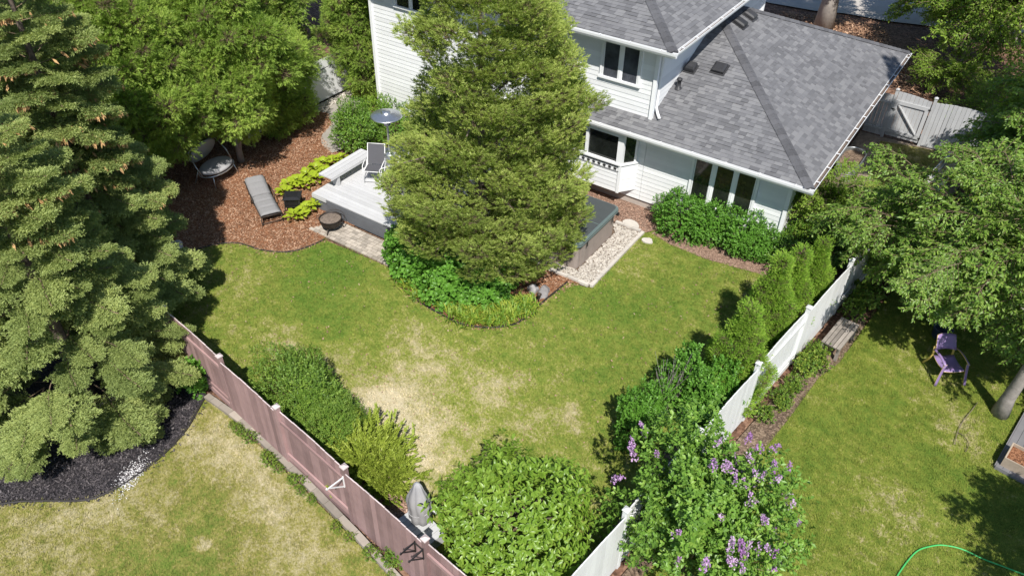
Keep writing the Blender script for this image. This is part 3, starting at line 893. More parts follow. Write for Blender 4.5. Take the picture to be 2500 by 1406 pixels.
def upper_body(b):
    zt = UE_Z + UR * SL
    C = [(UE_X, UE_Y, UE_Z), (UXL, UE_Y, UE_Z), (UXL, UYB, UE_Z), (UE_X, UYB, UE_Z), (UE_X - UR, UE_Y + UR, zt), (UXL + UR, UE_Y + UR, zt)]
    b.add(C, [(0, 4, 5, 1), (0, 3, 4), (3, 2, 5, 4), (2, 1, 5)])
    b.add([(UE_X, UE_Y, UE_Z - .012), (UXL, UE_Y, UE_Z - .012), (UXL, UYB, UE_Z - .012), (UE_X, UYB, UE_Z - .012)], [(0, 1, 2, 3)], 0, 1)


upper_roof = roof2('roof', [(ufront, shingle_slope(ufront, in_uf, 10, UR * ufront.k)), (uright, shingle_slope(uright, in_ur, 10, UR * uright.k))], upper_body,
                   [((UE_X, UE_Y, UE_Z), (UE_X - UR, UE_Y + UR, UE_Z + UR * SL))])


# --- gutters with hangers
def gutter(a, b, out):
    a, b, out = Vector(a), Vector(b), Vector((*out, 0))
    d = (b - a); X = d.normalized(); Z = Vector((0, 0, 1))
    prof = [(0.0, -0.13), (0.085, -0.13), (0.12, -0.06), (0.13, 0.012), (0.118, 0.012), (0.108, -0.06), (0.08, -0.115), (0.012, -0.115), (0.012, 0.0), (0.0, 0.0)]
    m_ = MB(); n_ = len(prof)
    V = [p + out * o_ + Z * z_ for p in (a, b) for o_, z_ in prof]
    F = [(i, (i + 1) % n_, n_ + (i + 1) % n_, n_ + i) for i in range(n_)]
    m_.add(V, F)
    m_.add([a + out * o_ + Z * z_ for o_, z_ in prof[:4]] + [a], [(0, 1, 2, 3, 4)])
    m_.add([b + out * o_ + Z * z_ for o_, z_ in prof[:4]] + [b], [(4, 3, 2, 1, 0)])
    # dark brown sheet inside the channel
    m_.add([a + out * .013 + Z * -.07, b + out * .013 + Z * -.07, b + out * .107 + Z * -.07, a + out * .107 + Z * -.07], [(0, 1, 2, 3)], 0, 1)
    gu = m_.build('gutter', [M['trim'], M['gutter_in']], house, world=True)
    k = int(d.length / 0.92)
    ang = math.atan2(out.y, out.x)
    for i in range(k):
        p = a + d * ((i + 0.5) / k) + out * 0.062 + Z * 0.006 - HO
        slab('gutter_hanger', M['trim'], gu, p, (0.14, 0.025, 0.012), (0, 0, ang))
    return gu


fm = MB()
for a, b in (((XSK, EY + .02, EZ - .1), (CX - .02, EY + .02, EZ - .1)), ((CX - .02, EY + .04, EZ - .1), (CX - .02, YB, EZ - .1)), ((UXL, UE_Y + .02, UE_Z - .1), (UE_X - .02, UE_Y + .02, UE_Z - .1)), ((UE_X - .02, UE_Y + .04, UE_Z - .1), (UE_X - .02, UYB, UE_Z - .1))):
    fm.bar(a, b, 0.03, 0.19)
fm.build('fascia', M['trim'], house, world=True)
gutter((XSK, EY, EZ - .005), (CX + .12, EY, EZ - .005), (0, -1))
gutter((CX, EY + .0, EZ - .008), (CX, YB, EZ - .008), (1, 0))
gutter((UXL, UE_Y, UE_Z - .005), (UE_X + .12, UE_Y, UE_Z - .005), (0, -1))
gutter((UE_X, UE_Y, UE_Z - .008), (UE_X, UYB, UE_Z - .008), (1, 0))
dm = MB()
dm.tube([(UE_X + .05, UE_Y + .3, UE_Z - .1), (UE_X - .1, UE_Y + .45, UE_Z - .25), (XU + .06, YW + .18, UE_Z - .5), (XU + .06, YW + .18, 3.42), (XU + .14, YW + .12, 3.3), (XU + .3, YW - .05, 3.22)], 0.045, 8)
dm.build('downspout', M['trim'], house, world=True)
dm = MB(); dm.tube([(CX - .1, YB - 4.2, EZ - .15), (CX - .5, YB - 4.2, EZ - .5), (CX - .54, YB - 4.2, .3)], 0.045, 8)


# --- windows
def window(x0, x1, z0, z1, panes, y=YW, fr=0.07, blinds=False, tops=None):
    m_ = MB()
    d0, d1 = y - 0.065, y - 0.0
    yc, dy = (d0 + d1) / 2, d1 - d0
    m_.box(((x0 + x1) / 2, yc, z1 - fr / 2), (x1 - x0, dy, fr)); m_.box(((x0 + x1) / 2, yc - .012, z0 + fr / 2), (x1 - x0 + .06, dy + .03, fr))
    n_ = panes
    w = (x1 - x0 - fr) / n_
    for i in range(n_ + 1):
        ww = fr * (1.7 if 0 < i < n_ else 1.0)
        xc = x0 + fr / 2 + i * w
        m_.box((xc, yc, (z0 + z1) / 2), (ww, dy, z1 - z0 - 2 * fr - .002))
        if 0 < i < n_: m_.box((xc, yc - dy / 2 - .004, (z0 + z1) / 2), (0.018, 0.012, z1 - z0 - 2 * fr - .01))
    wdw = m_.build('window', M['trim'], house, world=True)
    for i in range(n_):
        p = MB(); xc = x0 + fr / 2 + (i + .5) * w; wd = w - fr * 1.35
        p.box((xc, y - 0.028, (z0 + z1) / 2), (wd, 0.012, z1 - z0 - 2 * fr))
        p.build('pane', M['glass_up'] if blinds else M['glass'], wdw, world=True)
        if blinds:
            s = MB()
            for k in range(9):
                s.box((xc - wd / 2 + wd * (k + .5) / 9, y - 0.0365, (z0 + z1) / 2 - (z1 - z0) * .33), (0.006, 0.004, (z1 - z0) * .2))
            s.build('blind', M['sling'], wdw, world=True)
        sa = MB()   # slim inner sash
        for sx in (-1, 1): sa.box((xc + sx * (wd / 2 - .016), y - .042, (z0 + z1) / 2), (.032, .02, z1 - z0 - 2 * fr))
        sa.build('sash', M['trim'], wdw, world=True)
    return wdw


window(-10.20, -8.87, 3.98, 5.25, 2, blinds=True)
window(-6.86, -4.80, 0.86, 2.42, 3, fr=0.075)
window(-18.2, -16.75, 4.36, 5.25, 2)
window(-15.6, -13.6, 1.0, 2.3, 2)

# --- bay window
bz0, bz1, bz2 = 0.58, 1.55, 2.62
bx0, bx1, by = -11.4, -8.97, 19.66
bay = MB(); bay.prism([(bx0 - .45, YW - .02), (bx0, by + .02), (bx1 - .01, by + .02), (-8.62, YW - .02)], bz0, bz1 - .01)
bw = bay.build('bay_window', M['siding'], house, world=True)
me_b = bpy.data.meshes.get('lapped_board')
z = bz0
while z < bz1 - .1:
    for (p, q) in (((bx0, by), (bx1, by)), ((bx1, by), (-8.60, YW)), ((bx0 - .46, YW), (bx0, by))):
        p, q = Vector((*p, 0)), Vector((*q, 0)); d = q - p
        mid = (p + q) / 2
        link('siding_board', me_b, bw, (mid.x - HO.x, mid.y - HO.y + .012, z), (0, 0, math.atan2(d.y, d.x)), (d.length - .01, 1, 1))
    z += 0.148
bt = MB()
bt.prism([(bx0 - .5, YW), (bx0 - .03, by - .05), (bx1 + .03, by - .05), (-8.55, YW)], bz1 - .008, bz1 + .05)
for (x, y, w) in ((bx1 - .05, by + .06, .2), (bx0 + .05, by + .06, .2), (-10.2, by + .04, .09), (-8.68, YW - .06, .09)):
    bt.box((x, y, (bz1 + bz2) / 2 + .05), (w, .1 if w < .15 else .16, bz2 - bz1 - .02))
bt.box(((bx0 + bx1) / 2, by + .05, bz2 - .06), (bx1 - bx0 + .08, .12, .16))
bt.bar((bx1 + .02, by + .02, (bz0 + bz1) / 2), (bx1 + .02, by + .03, (bz0 + bz1) / 2), .05)
bt.box((bx1 + .0, by - .006, (bz0 + bz1) / 2 - .01), (.09, .05, bz1 - bz0))
bt.build('bay_frame', M['trim'], bw, world=True)
bg_ = MB()
bg_.add([(bx0, by + .06, bz1 + .05), (bx1, by + .06, bz1 + .05), (bx1, by + .06, bz2), (bx0, by + .06, bz2)], [(0, 1, 2, 3)])
bg_.add([(bx1, by + .05, bz1 + .05), (-8.64, YW - .03, bz1 + .05), (-8.64, YW - .03, bz2), (bx1, by + .05, bz2)], [(0, 1, 2, 3)])
bg_.build('pane', M['glass'], bw, world=True)
# black wrought iron star ornament rail under the bay glass
orn = MB()
orn.bar((-10.6, by - .03, 1.50), (bx1 - .02, by - .03, 1.50), .012)
orn.bar((-10.6, by - .03, 1.33), (bx1 - .02, by - .03, 1.33), .012)
for k in range(8):
    xx = -10.45 + k * .19
    for a in range(5):
        an = math.pi / 2 + a * 2 * math.pi / 5
        orn.bar((xx, by - .03, 1.415), (xx + math.cos(an) * .055, by - .03, 1.415 + math.sin(an) * .055), .016)
orn.build('star_rail', M['black'], bw, world=True)


# --- roof vents
def on_slope(px, py, sl):
    r = Vector(ray(px, py)); o = Vector((0, 0, CAM_H))
    t_ = (sl.o - o).dot(sl.n) / r.dot(sl.n)
    return o + r * t_


def box_vent(px, py, sl, w=.38, hh=.13, boxy=False):
    p = on_slope(px, py, sl)
    Mx = Matrix((sl.u, sl.v, sl.n)).transposed()
    if Mx.determinant() < 0: Mx = Matrix((-sl.u, sl.v, sl.n)).transposed()
    m_ = MB()
    q = p + sl.n * .02
    m_.box(q, (w * 1.25, w * 1.3, .02), Mx)
    a, c = w / 2, w / 2 * .74
    ht = hh * (1.5 if boxy else 1)
    ring_ = [(-a, -a, .03), (a, -a, .03), (a, a, .03), (-a, a, .03), (-a, -a, ht * .7), (a, -a, ht * .7), (a, a, ht * .7), (-a, a, ht * .7), (-c, -c, ht), (c, -c, ht), (c, c, ht), (-c, c, ht)]
    V = [q + Mx @ Vector(k) for k in ring_]
    m_.add(V, [(0, 1, 5, 4), (1, 2, 6, 5), (2, 3, 7, 6), (3, 0, 4, 7), (4, 5, 9, 8), (5, 6, 10, 9), (6, 7, 11, 10), (7, 4, 8, 11), (8, 9, 10, 11)])
    m_.build('roof_vent', M['vent'], house, world=True)


box_vent(1806, 60, right); box_vent(1830, 41, right); box_vent(1757, 170, front); box_vent(1687, 170, front, .3, .14, True)
pp = on_slope(1656, 216, front)
m_ = MB(); m_.lathe([(.12, 0), (.1, .05), (.062, .06), (.062, .28), (.085, .28), (.085, .33), (.03, .36), (0.0, .36)], (pp.x, pp.y, pp.z - .02), 16)
m_.build('vent_pipe', M['vent'], house, world=True)

# ------------------------------------------------------------------ fences
def fence(name, label, mat_, cap_mat, p0, p1, posts, height, side, rails_seen, arch=0.06, bw=0.14, post_extra=0.12, dip=False, rail_side=None):
    """board fence: posts at the given distances; boards between; rails_seen[i] tells on which face the boards of bay i sit"""
    p0, p1 = Vector((*p0, 0)), Vector((*p1, 0))
    d = (p1 - p0).normalized(); nrm = Vector((-d.y, d.x, 0)) * side       # towards the seen face
    root = thing(name, label, 'fence', p0)
    rz_ = math.atan2(d.y, d.x)
    um = MB(); um.box((0, 0, .5), (1, 1, 1)); bme = um.mesh('fence_board_mesh', [mat_])
    cm_ = MB(); cm_.box((0, 0, 0), (1, 1, 1)); cme_ = cm_.mesh('board_top_mesh', [cap_mat])
    for s_ in posts:
        p = d * s_
        slab('post', mat_, root, (p.x, p.y, (height + post_extra) / 2 - .02), (0.10, 0.10, height + post_extra), (0, 0, rz_))
        m_ = MB(); z_ = height + post_extra - .02
        m_.box((0, 0, z_ + .012), (.13, .13, .024)); m_.add([(-.06, -.06, z_ + .026), (.06, -.06, z_ + .026), (.06, .06, z_ + .026), (-.06, .06, z_ + .026), (0, 0, z_ + .07)], [(0, 1, 4), (1, 2, 4), (2, 3, 4), (3, 0, 4)])
        me = m_.mesh('post_cap_mesh', cap_mat)
        link('post_cap', me, root, (p.x, p.y, 0), (0, 0, rz_))
    for i in range(len(posts) - 1):
        a, b = posts[i] + .05, posts[i + 1] - .05
        L_ = b - a
        front_ = rails_seen[i % len(rails_seen)]
        off = nrm * (-0.028 if front_ else 0.028)
        roff = nrm * (0.012 if front_ else -0.012)
        n_ = max(1, round(L_ / bw)); w = L_ / n_
        for k in range(n_):
            s_ = a + (k + .5) * w
            u = (k + .5) / n_
            h = height - 0.05 + arch * math.sin(math.pi * u) + random.uniform(-.008, .008)
            if dip: h = height - 0.02 - arch * math.sin(math.pi * u)
            q = d * s_ + off
            j = random.uniform(-.012, .012)
            link('board', bme, root, (q.x + nrm.x * random.uniform(0, .004), q.y + nrm.y * random.uniform(0, .004), .05), (0, 0, rz_ + j * .4), (w - (random.uniform(.004, .009) if random.random() < .75 else random.uniform(.012, .022)), .019, h - .05))
            link('board_top', cme_, root, (q.x, q.y, h + .004), (0, 0, rz_), (w - .008, .021, .008))
        for z_ in (.32, height - .32):
            q0 = d * (a + b) / 2 + roff
            slab('rail', mat_, root, (q0.x, q0.y, z_), (L_ - .004, .04, .09), (0, 0, rz_))
        slab('kick_board', mat_, root, ((d * (a + b) / 2 + nrm * .012).x, (d * (a + b) / 2 + nrm * .012).y, .1), (L_ - .004, .03, .16), (0, 0, rz_))
    return root


pf_len = (PF1 - PF0).length
ux = (PF1 - PF0).normalized()
pposts = [(x - PF0.x) / ux.x for x in (-14.55, -12.13, -10.0, -7.8, -5.55, -3.32)]
maroon = fence('board_fence', 'faded maroon board fence with bare pale board tops running along the dry lawn', M['pinkwood'], M['pinkcap'], PF0, PF1, pposts, 1.68, -1, [True, False], 0.05, 0.15)
wx = (WF1 - WF0)
wposts = [0.35 + 2.55 * i for i in range(10)]
white = fence('board_fence', 'white painted board fence between the columnar cedars and the side lawn', M['whitewood'], M['whitewood'], WF0, WF1, wposts, 1.72, -1, [False, True], 0.05, 0.145)

# pale grey fence and gate beside the house
gf = fence('board_fence', 'pale grey board fence with rails beside the gate at the house corner', M['greywood'], M['greywood'], (-3.85, 29.72), (0.3, 29.92), [0.72, 2.02, 4.1], 1.75, -1, [None], 0.07, 0.145)
for o in list(gf.children):     # the gate takes the first bay: its boards, rails and kick board are left out
    if not o.name.startswith('post') and 0.75 < o.location.x < 1.99: bpy.data.objects.remove(o)
for k in range(5):
    slab('board', M['greywood'], gf, (0.07 + k * .14, .02, .84), (.132, .02, 1.6))
for z_ in (.3, 1.36): slab('rail', M['greywood'], gf, (.34, -.03, z_), (.66, .04, .09))
gt = thing('garden_gate', 'pale grey board gate with a diagonal brace and black latch', 'gate', (-3.08, 29.75, 0))
gw = 1.16
for k in range(8):
    u = (k + .5) / 8
    h = 1.70 - .10 * (u) + .03 * math.sin(u * 3.1)
    slab('board', M['greywood'], gt, (.01 + gw * u, .02 + .004 * u, .1 + h / 2), (gw / 8 - .007, .02, h))
for z_ in (.3, 1.42): slab('rail', M['greywood'], gt, (gw / 2, -.012, z_), (gw, .035, .13))
for x_ in (.06, gw - .06): slab('stile', M['greywood'], gt, (x_, -.013, .86), (.12, .034, .98))
m_ = MB(); m_.bar((.14, -.014, 1.34), (gw - .14, -.014, .38), .033, .10, up=(0, 1, 0)); m_.build('brace', M['greywood'], gt)
m_ = MB(); m_.box((.0, -.045, 1.15), (.10, .03, .03)); m_.tube([(.06 + .035 * math.cos(a / 8 * 6.283), -.05, 1.13 + .035 * math.sin(a / 8 * 6.283)) for a in range(8)], .007, 5, True); m_.build('latch', M['black'], gt)
for z_ in (.3, 1.42):
    m_ = MB(); m_.bar((gw - .02, -.035, z_), (gw + .06, -.035, z_), .01, .05); m_.build('hinge', M['black'], gt)

# white panel fence beyond the walkway, left of the house
lf = thing('panel_fence', 'pale panel fence with a dark gap under its top board beyond the curved walkway', 'fence', (-21.86, 20, 0))
for y0 in (17.2, 19.65, 22.1):
    slab('panel', M['whitewood'], lf, (0, y0 - 20, .66), (.03, 2.42, 1.2))
    slab('top_panel', M['whitewood'], lf, (0, y0 - 20, 1.48), (.03, 2.42, .36))
    slab('base_rail', M['black'], lf, (.012, y0 - 20, .035), (.05, 2.42, .06))
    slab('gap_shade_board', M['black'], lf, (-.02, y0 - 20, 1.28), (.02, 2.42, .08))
    slab('post', M['whitewood'], lf, (-.06, y0 - 21.225, .9), (.08, .09, 1.8))

# ------------------------------------------------------------------ foliage
NOISE = rng.normal(0, 1, 4096)


def rand_unit(n_):
    v = rng.normal(0, 1, (n_, 3))
    return v / np.linalg.norm(v, axis=1, keepdims=True)


def norm(v): return v / (np.linalg.norm(v, axis=-1, keepdims=True) + 1e-9)


def leaves(P, D, N, Ln, Wd, fold=0.18, curl=0.0, seg=1):
    """rhombic folded leaves: base P, direction D, face normal N -> (V, F). seg=2 gives a curved leaf"""
    D = norm(D); S = norm(np.cross(D, N)); N = np.cross(S, D)
    Ln = np.asarray(Ln)[:, None]; Wd = np.asarray(Wd)[:, None]
    n_ = len(P)
    if seg == 1:
        mid = P + D * Ln * 0.48
        V = np.stack([P, mid + S * Wd * .5 + N * Wd * fold, P + D * Ln - N * Ln * curl, mid - S * Wd * .5 + N * Wd * fold], 1)
        F = np.array([[0, 1, 2], [0, 2, 3]])
        k = 4
    else:
        m1 = P + D * Ln * .35 + N * Ln * curl * .35
        m2 = P + D * Ln * .70 + N * Ln * curl * .25
        tip = P + D * Ln - N * Ln * curl * .25
        V = np.stack([P, m1 + S * Wd * .48 + N * Wd * fold, m1, m1 - S * Wd * .48 + N * Wd * fold, m2 + S * Wd * .40 + N * Wd * fold, m2, m2 - S * Wd * .40 + N * Wd * fold, tip], 1)
        F = np.array([[0, 1, 2], [0, 2, 3], [1, 4, 5], [1, 5, 2], [2, 5, 6], [2, 6, 3], [4, 7, 5], [5, 7, 6]])
        k = 8
    FF = (np.arange(n_)[:, None, None] * k + F[None]).reshape(-1, 3)
    return V.reshape(-1, 3), FF, len(F)


class Fol:
    """accumulates leaves and twigs into one mesh"""
    def __init__(self): self.V, self.F, self.var, self.mi, self.n = [], [], [], [], 0

    def add(self, V, F, var, mi=0):
        self.V.append(V); self.F.append(F + self.n); self.n += len(V)
        self.var.append(var); self.mi.append(np.full(len(F), mi))

    def lv(self, P, D, N, Ln, Wd, fold=.18, curl=0.0, seg=1, mi=0, var=None):
        if len(P) == 0: return
        V, F, k = leaves(P, D, N, Ln, Wd, fold, curl, seg)
        v = rng.uniform(0, 1, len(P)) if var is None else var
        self.add(V, F, np.repeat(v, k), mi)

    def twig(self, A, B, r0, r1, mi=1):
        """thin three-sided tapered sticks"""
        A = np.asarray(A, float).reshape(-1, 3); B = np.asarray(B, float).reshape(-1, 3)
        d = norm(B - A); u = norm(np.cross(d, np.array([0.3, 0.2, 0.9]))); w = np.cross(d, u)
        R = []
        for j in range(3):
            o = u * math.cos(j * 2.094) + w * math.sin(j * 2.094)
            R.append(A + o * r0); R.append(B + o * r1)
        V = np.stack(R, 1).reshape(-1, 3)
        F = np.array([[0, 2, 3], [0, 3, 1], [2, 4, 5], [2, 5, 3], [4, 0, 1], [4, 1, 5]])
        FF = (np.arange(len(A))[:, None, None] * 6 + F[None]).reshape(-1, 3)
        self.add(V, FF, np.full(len(FF), .5), mi)

    def mesh(self, name, mats):
        return np_mesh(name, np.concatenate(self.V), np.concatenate(self.F), mats, np.concatenate(self.var), np.concatenate(self.mi))


def brush(f, A, B, per, Ln, Wd, ang=0.9, mi=0, jit=.35, tipup=0.0):
    """needles all round the twigs A->B"""
    A = np.asarray(A, float); B = np.asarray(B, float)
    n_ = len(A)
    tt = rng.uniform(0.02, 1.0, (n_, per, 1))
    P = A[:, None] + (B - A)[:, None] * tt
    d = norm(B - A)[:, None].repeat(per, 1)
    r = rand_unit(n_ * per).reshape(n_, per, 3)
    r = norm(r - d * (r * d).sum(-1, keepdims=True))
    D = norm(d * math.cos(ang) + r * math.sin(ang) + rng.normal(0, jit * .3, (n_, per, 3)) + np.array([0, 0, tipup]))
    N = norm(np.array([.1, 0, 1.0]) + r * .5 + rng.normal(0, .38, (n_, per, 3)))
    var = np.clip(np.repeat(rng.uniform(.15, .85, n_), per) + rng.normal(0, .13, n_ * per), 0, 1)
    k = n_ * per
    f.lv(P.reshape(-1, 3), D.reshape(-1, 3), N.reshape(-1, 3), rng.uniform(.7, 1.2, k) * Ln, np.full(k, Wd), 0.1, mi=mi, var=var)


def spruce_bough(seed, cones=False):
    """a flat drooping spray along +X, 1.6 long, with short side shoots"""
    f = Fol(); Lb = 1.6
    A, B = [], []
    axis = lambda s: np.array([s * Lb, .04 * math.sin(s * 5 + seed), -.22 * s * s * Lb * .55 + .10 * max(0, s - .6)])
    for i in range(8): A.append(axis(i / 8)); B.append(axis((i + 1) / 8))
    f.twig(A, B, .016, .012)
    A, B = A[3:], B[3:]
    k = 22
    for i in range(k):
        s = .22 + .78 * i / (k - 1)
        for sd in (-1, 1):
            p = axis(s)
            ln = (.66 * (1 - s) ** .5 + .16) * rng.uniform(.75, 1.15) * (1 if s > .3 else .7)
            an = rng.uniform(.65, .95)
            d = np.array([math.cos(an), sd * math.sin(an), rng.uniform(-.28, .12)])
            e = p + d * ln + np.array([0, 0, -.06 * ln])
            A.append(p); B.append(e)
            for j in range(max(2, int(ln / .085))):
                u = (j + .8) / (ln / .085 + .6)
                q = p + (e - p) * min(u, .97)
                for s2 in (-1, 1):
                    a2 = an * sd + s2 * rng.uniform(.6, .9)
                    l2 = rng.uniform(.08, .16) * (1.1 - .4 * u)
                    A.append(q); B.append(q + np.array([math.cos(a2), math.sin(a2), rng.uniform(-.35, .28)]) * l2)
        # short shoots on top
        p = axis(s); a2 = rng.uniform(-1.2, 1.2)
        A.append(p); B.append(p + np.array([.10 * math.cos(a2), .1 * math.sin(a2), .075]))
    A, B = np.array(A), np.array(B)
    brush(f, A, B, 12, .060, .020, .70)
    ex = []
    if cones:
        n_ = 46
        s = rng.uniform(.5, 1.02, n_)
        P = np.array([axis(x) for x in s]) + np.stack([rng.normal(0, .05, n_), rng.normal(0, .27, n_) * (1.35 - s), np.full(n_, .0)], 1)
        for q in range(3):
            an = q * 1.05
            f.lv(P, np.tile([.30, .0, -1.0], (n_, 1)) + rng.normal(0, .12, (n_, 3)), np.tile([math.cos(an), math.sin(an), 0.0], (n_, 1)), rng.uniform(.15, .22, n_), np.full(n_, .06), 0, mi=2)
    return f.mesh('spruce_bough_mesh', [L['spruce'], M['twig'], L['cone']])


def puff_dirs(n_, up=.15):
    """directions over the outer half of a puff facing +X"""
    d = rand_unit(n_ * 3)
    d = d[d[:, 0] + up * d[:, 2] > -0.25][:n_]
    return d


def cedar_puff(seed, mat_, Ls=.22, n_=120, droop=-.25, wd=.085, blades=13):
    """loose puff of feathery scale-leaf sprays, facing +X, radius about 0.5"""
    f = Fol()
    d = puff_dirs(n_)
    k = len(d)
    R = rng.uniform(.2, .52, k)[:, None]
    P = d * R * np.array([1.15, 1, .85])
    D = norm(d * 1.0 + np.array([.35, 0, .25]) + rng.normal(0, .35, (k, 3)))
    f.twig(P * .25, P, .006, .003)
    var0 = rng.uniform(.1, .9, k)
    S = norm(np.cross(D, rand_unit(k)))
    N = np.cross(S, D)
    for j in range(blades):
        u = j / (blades - 1)
        sd = -1 if j % 2 else 1
        base = P + D * Ls * (u * .8)
        dd = norm(D + S * sd * .8 * (1 - u * .8) + N * rng.normal(0, .4, (k, 1)) + np.array([0, 0, droop * u]))
        f.lv(base, dd, norm(np.array([.35, 0, .9]) + rng.normal(0, .5, (k, 3))), rng.uniform(.7, 1.25, k) * Ls * (.62 - .25 * u), np.full(k, Ls * wd), .1, mi=0, var=np.clip(var0 + rng.normal(0, .14, k), 0, 1))
    return f.mesh('cedar_puff_mesh', [mat_, M['twig']])


def pine_puff(seed):
    """cushion of upturned needle tufts facing +X"""
    f = Fol()
    d = puff_dirs(150, .5)
    k = len(d)
    P = d * rng.uniform(.25, .5, k)[:, None] * np.array([1.1, 1.05, .75])
    D = norm(d * .8 + np.array([.25, 0, .55]) + rng.normal(0, .25, (k, 3)))
    f.twig(P * .7, P, .005, .003)
    A = P; B = P + D * .12
    brush(f, A, B, 17, .085, .017, .62)
    return f.mesh('pine_puff_mesh', [L['pine'], M['twig']])


def leafy_bough(seed, mat_, Lb=1.0, nt=13, per=9, ll=.10, lw=.045, droop=.35, barkm=None, spread=.55, fold=.18):
    """branch along +X with drooping side twigs of leaves"""
    f = Fol()
    axis = lambda s: np.array([s * Lb, .07 * Lb * math.sin(s * 4 + seed * 2.1), .10 * Lb * math.sin(s * 2.5) - droop * .5 * Lb * s * s])
    A = [axis(i / 5) for i in range(5)]; B = [axis((i + 1) / 5) for i in range(5)]
    f.twig(A, B, .012, .008)
    TA, TB = [], []
    for i in range(nt):
        s = .12 + .88 * (i / (nt - 1))
        p = axis(s); sd = -1 if i % 2 else 1
        an = sd * rng.uniform(.3, 1.25); ln = spread * Lb * (1.08 - .55 * s) * rng.uniform(.6, 1.1)
        e = p + np.array([math.cos(an), math.sin(an), rng.uniform(-.5, .35) - droop * .4]) * ln
        TA.append(p); TB.append(e)
    TA, TB = np.array(TA), np.array(TB)
    f.twig(TA, TB, .006, .003)
    tt = rng.uniform(.08, 1.0, (nt, per, 1))
    P = (TA[:, None] + (TB - TA)[:, None] * tt)
    d = norm(TB - TA)[:, None].repeat(per, 1)
    side = norm(np.cross(d, np.array([0, 0, 1.0]))) * rng.choice([-1, 1], (nt, per, 1))
    D = norm(d * .55 + side * .75 + rng.normal(0, .3, d.shape) + np.array([0, 0, -droop * .6]))
    N = norm(np.array([0, 0, 1.0]) + rng.normal(0, .42, d.shape))
    k = nt * per
    f.lv(P.reshape(-1, 3), D.reshape(-1, 3), N.reshape(-1, 3), rng.uniform(.65, 1.15, k) * ll, rng.uniform(.8, 1.1, k) * lw, fold, curl=.08)
    return f.mesh('leafy_bough_mesh', [mat_, barkm or M['twig']])


def aim(d, roll=0.0):
    q = Vector(d).to_track_quat('X', 'Z')
    return (q @ Quaternion((1, 0, 0), roll)).to_euler()


def trunk(root, h, r0, r1=.02, mat_=None, lean=(0, 0), fork=None, k=9, name='trunk', limbs=()):
    m_ = MB()
    n_ = 7
    pts = [(lean[0] * (i / n_) ** 1.3 * h + random.uniform(-.02, .02) * (i > 0), lean[1] * (i / n_) ** 1.3 * h + random.uniform(-.02, .02) * (i > 0), h * i / n_ - (.05 if i == 0 else 0)) for i in range(n_ + 1)]
    m_.tube(pts, [r0 * 1.25 if i == 0 else r0 + (r1 - r0) * (i / n_) for i in range(n_ + 1)], k)
    for (a, b, ra, rb) in limbs:
        a, b = Vector(a), Vector(b); mid = (a + b) / 2 + Vector((0, 0, .12 * (b - a).length))
        m_.tube([a, mid, b], [ra, (ra + rb) / 2, rb], 6)
    return m_.build(name, mat_ or M['bark'], root)


def profile_tree(root, prof, n_, meshes, scale, name='bough', outw=(.8, .3), inner=.86, zfrac=None, tilt=0.15, ex=1.0, ey=1.0, origin_frac=None, jitter=.12, gaps=None):
    """boughs all over a crown outline: prof = [(z, r)...]; foliage faces outward"""
    zs = np.array([p[0] for p in prof]); rs = np.array([p[1] for p in prof])
    zz = np.linspace(zs[0], zs[-1], 400); rr = np.interp(zz, zs, rs)
    cdf = np.cumsum(rr + .08); cdf /= cdf[-1]
    for i in range(n_):
        z = float(np.interp((i + .5) / n_, cdf, zz)); r = float(np.interp(z, zs, rs))
        a = i * 2.39996 + random.uniform(-.25, .25)
        z += random.uniform(-.12, .12)
        dz = (float(np.interp(z + .2, zs, rs)) - float(np.interp(z - .2, zs, rs))) / .4     # slope of the outline
        d = Vector((math.cos(a), math.sin(a), max(-.6, min(1.6, -dz * .8)) + tilt)).normalized()
        s = scale * random.uniform(.8, 1.2)
        if origin_frac is None:
            lob = 1 + .16 * math.sin(a * 3 + z * 2.3 + n_) + .10 * math.sin(a * 7 - z * 3.1)
            q = r * lob * (inner + random.uniform(-jitter, jitter) * 1.0) - .25 * s
            q = max(q, 0.0)
            if random.random() < .16: q *= random.uniform(.3, .75)
        else:
            q = r * origin_frac
            s = max(.3, r * (1 - origin_frac) * random.uniform(.78, 1.1) / 1.55)
        link(name, random.choice(meshes), root, (math.cos(a) * q * ex, math.sin(a) * q * ey, z), aim(d, random.uniform(-.3, .3)), (s, s * random.uniform(.9, 1.15), s))


def lump(d, seed, amp=.16, freq=2.2):
    """smooth bumps over directions"""
    r_ = np.random.default_rng(seed)
    K = r_.normal(0, freq, (7, 3)); ph = r_.uniform(0, 6.28, 7)
    K2 = r_.normal(0, freq * 2.6, (9, 3)); ph2 = r_.uniform(0, 6.28, 9)
    return 1 + amp * np.sin(d @ K.T + ph).sum(1) / 2.2 + amp * .55 * np.sin(d @ K2.T + ph2).sum(1) / 2.6


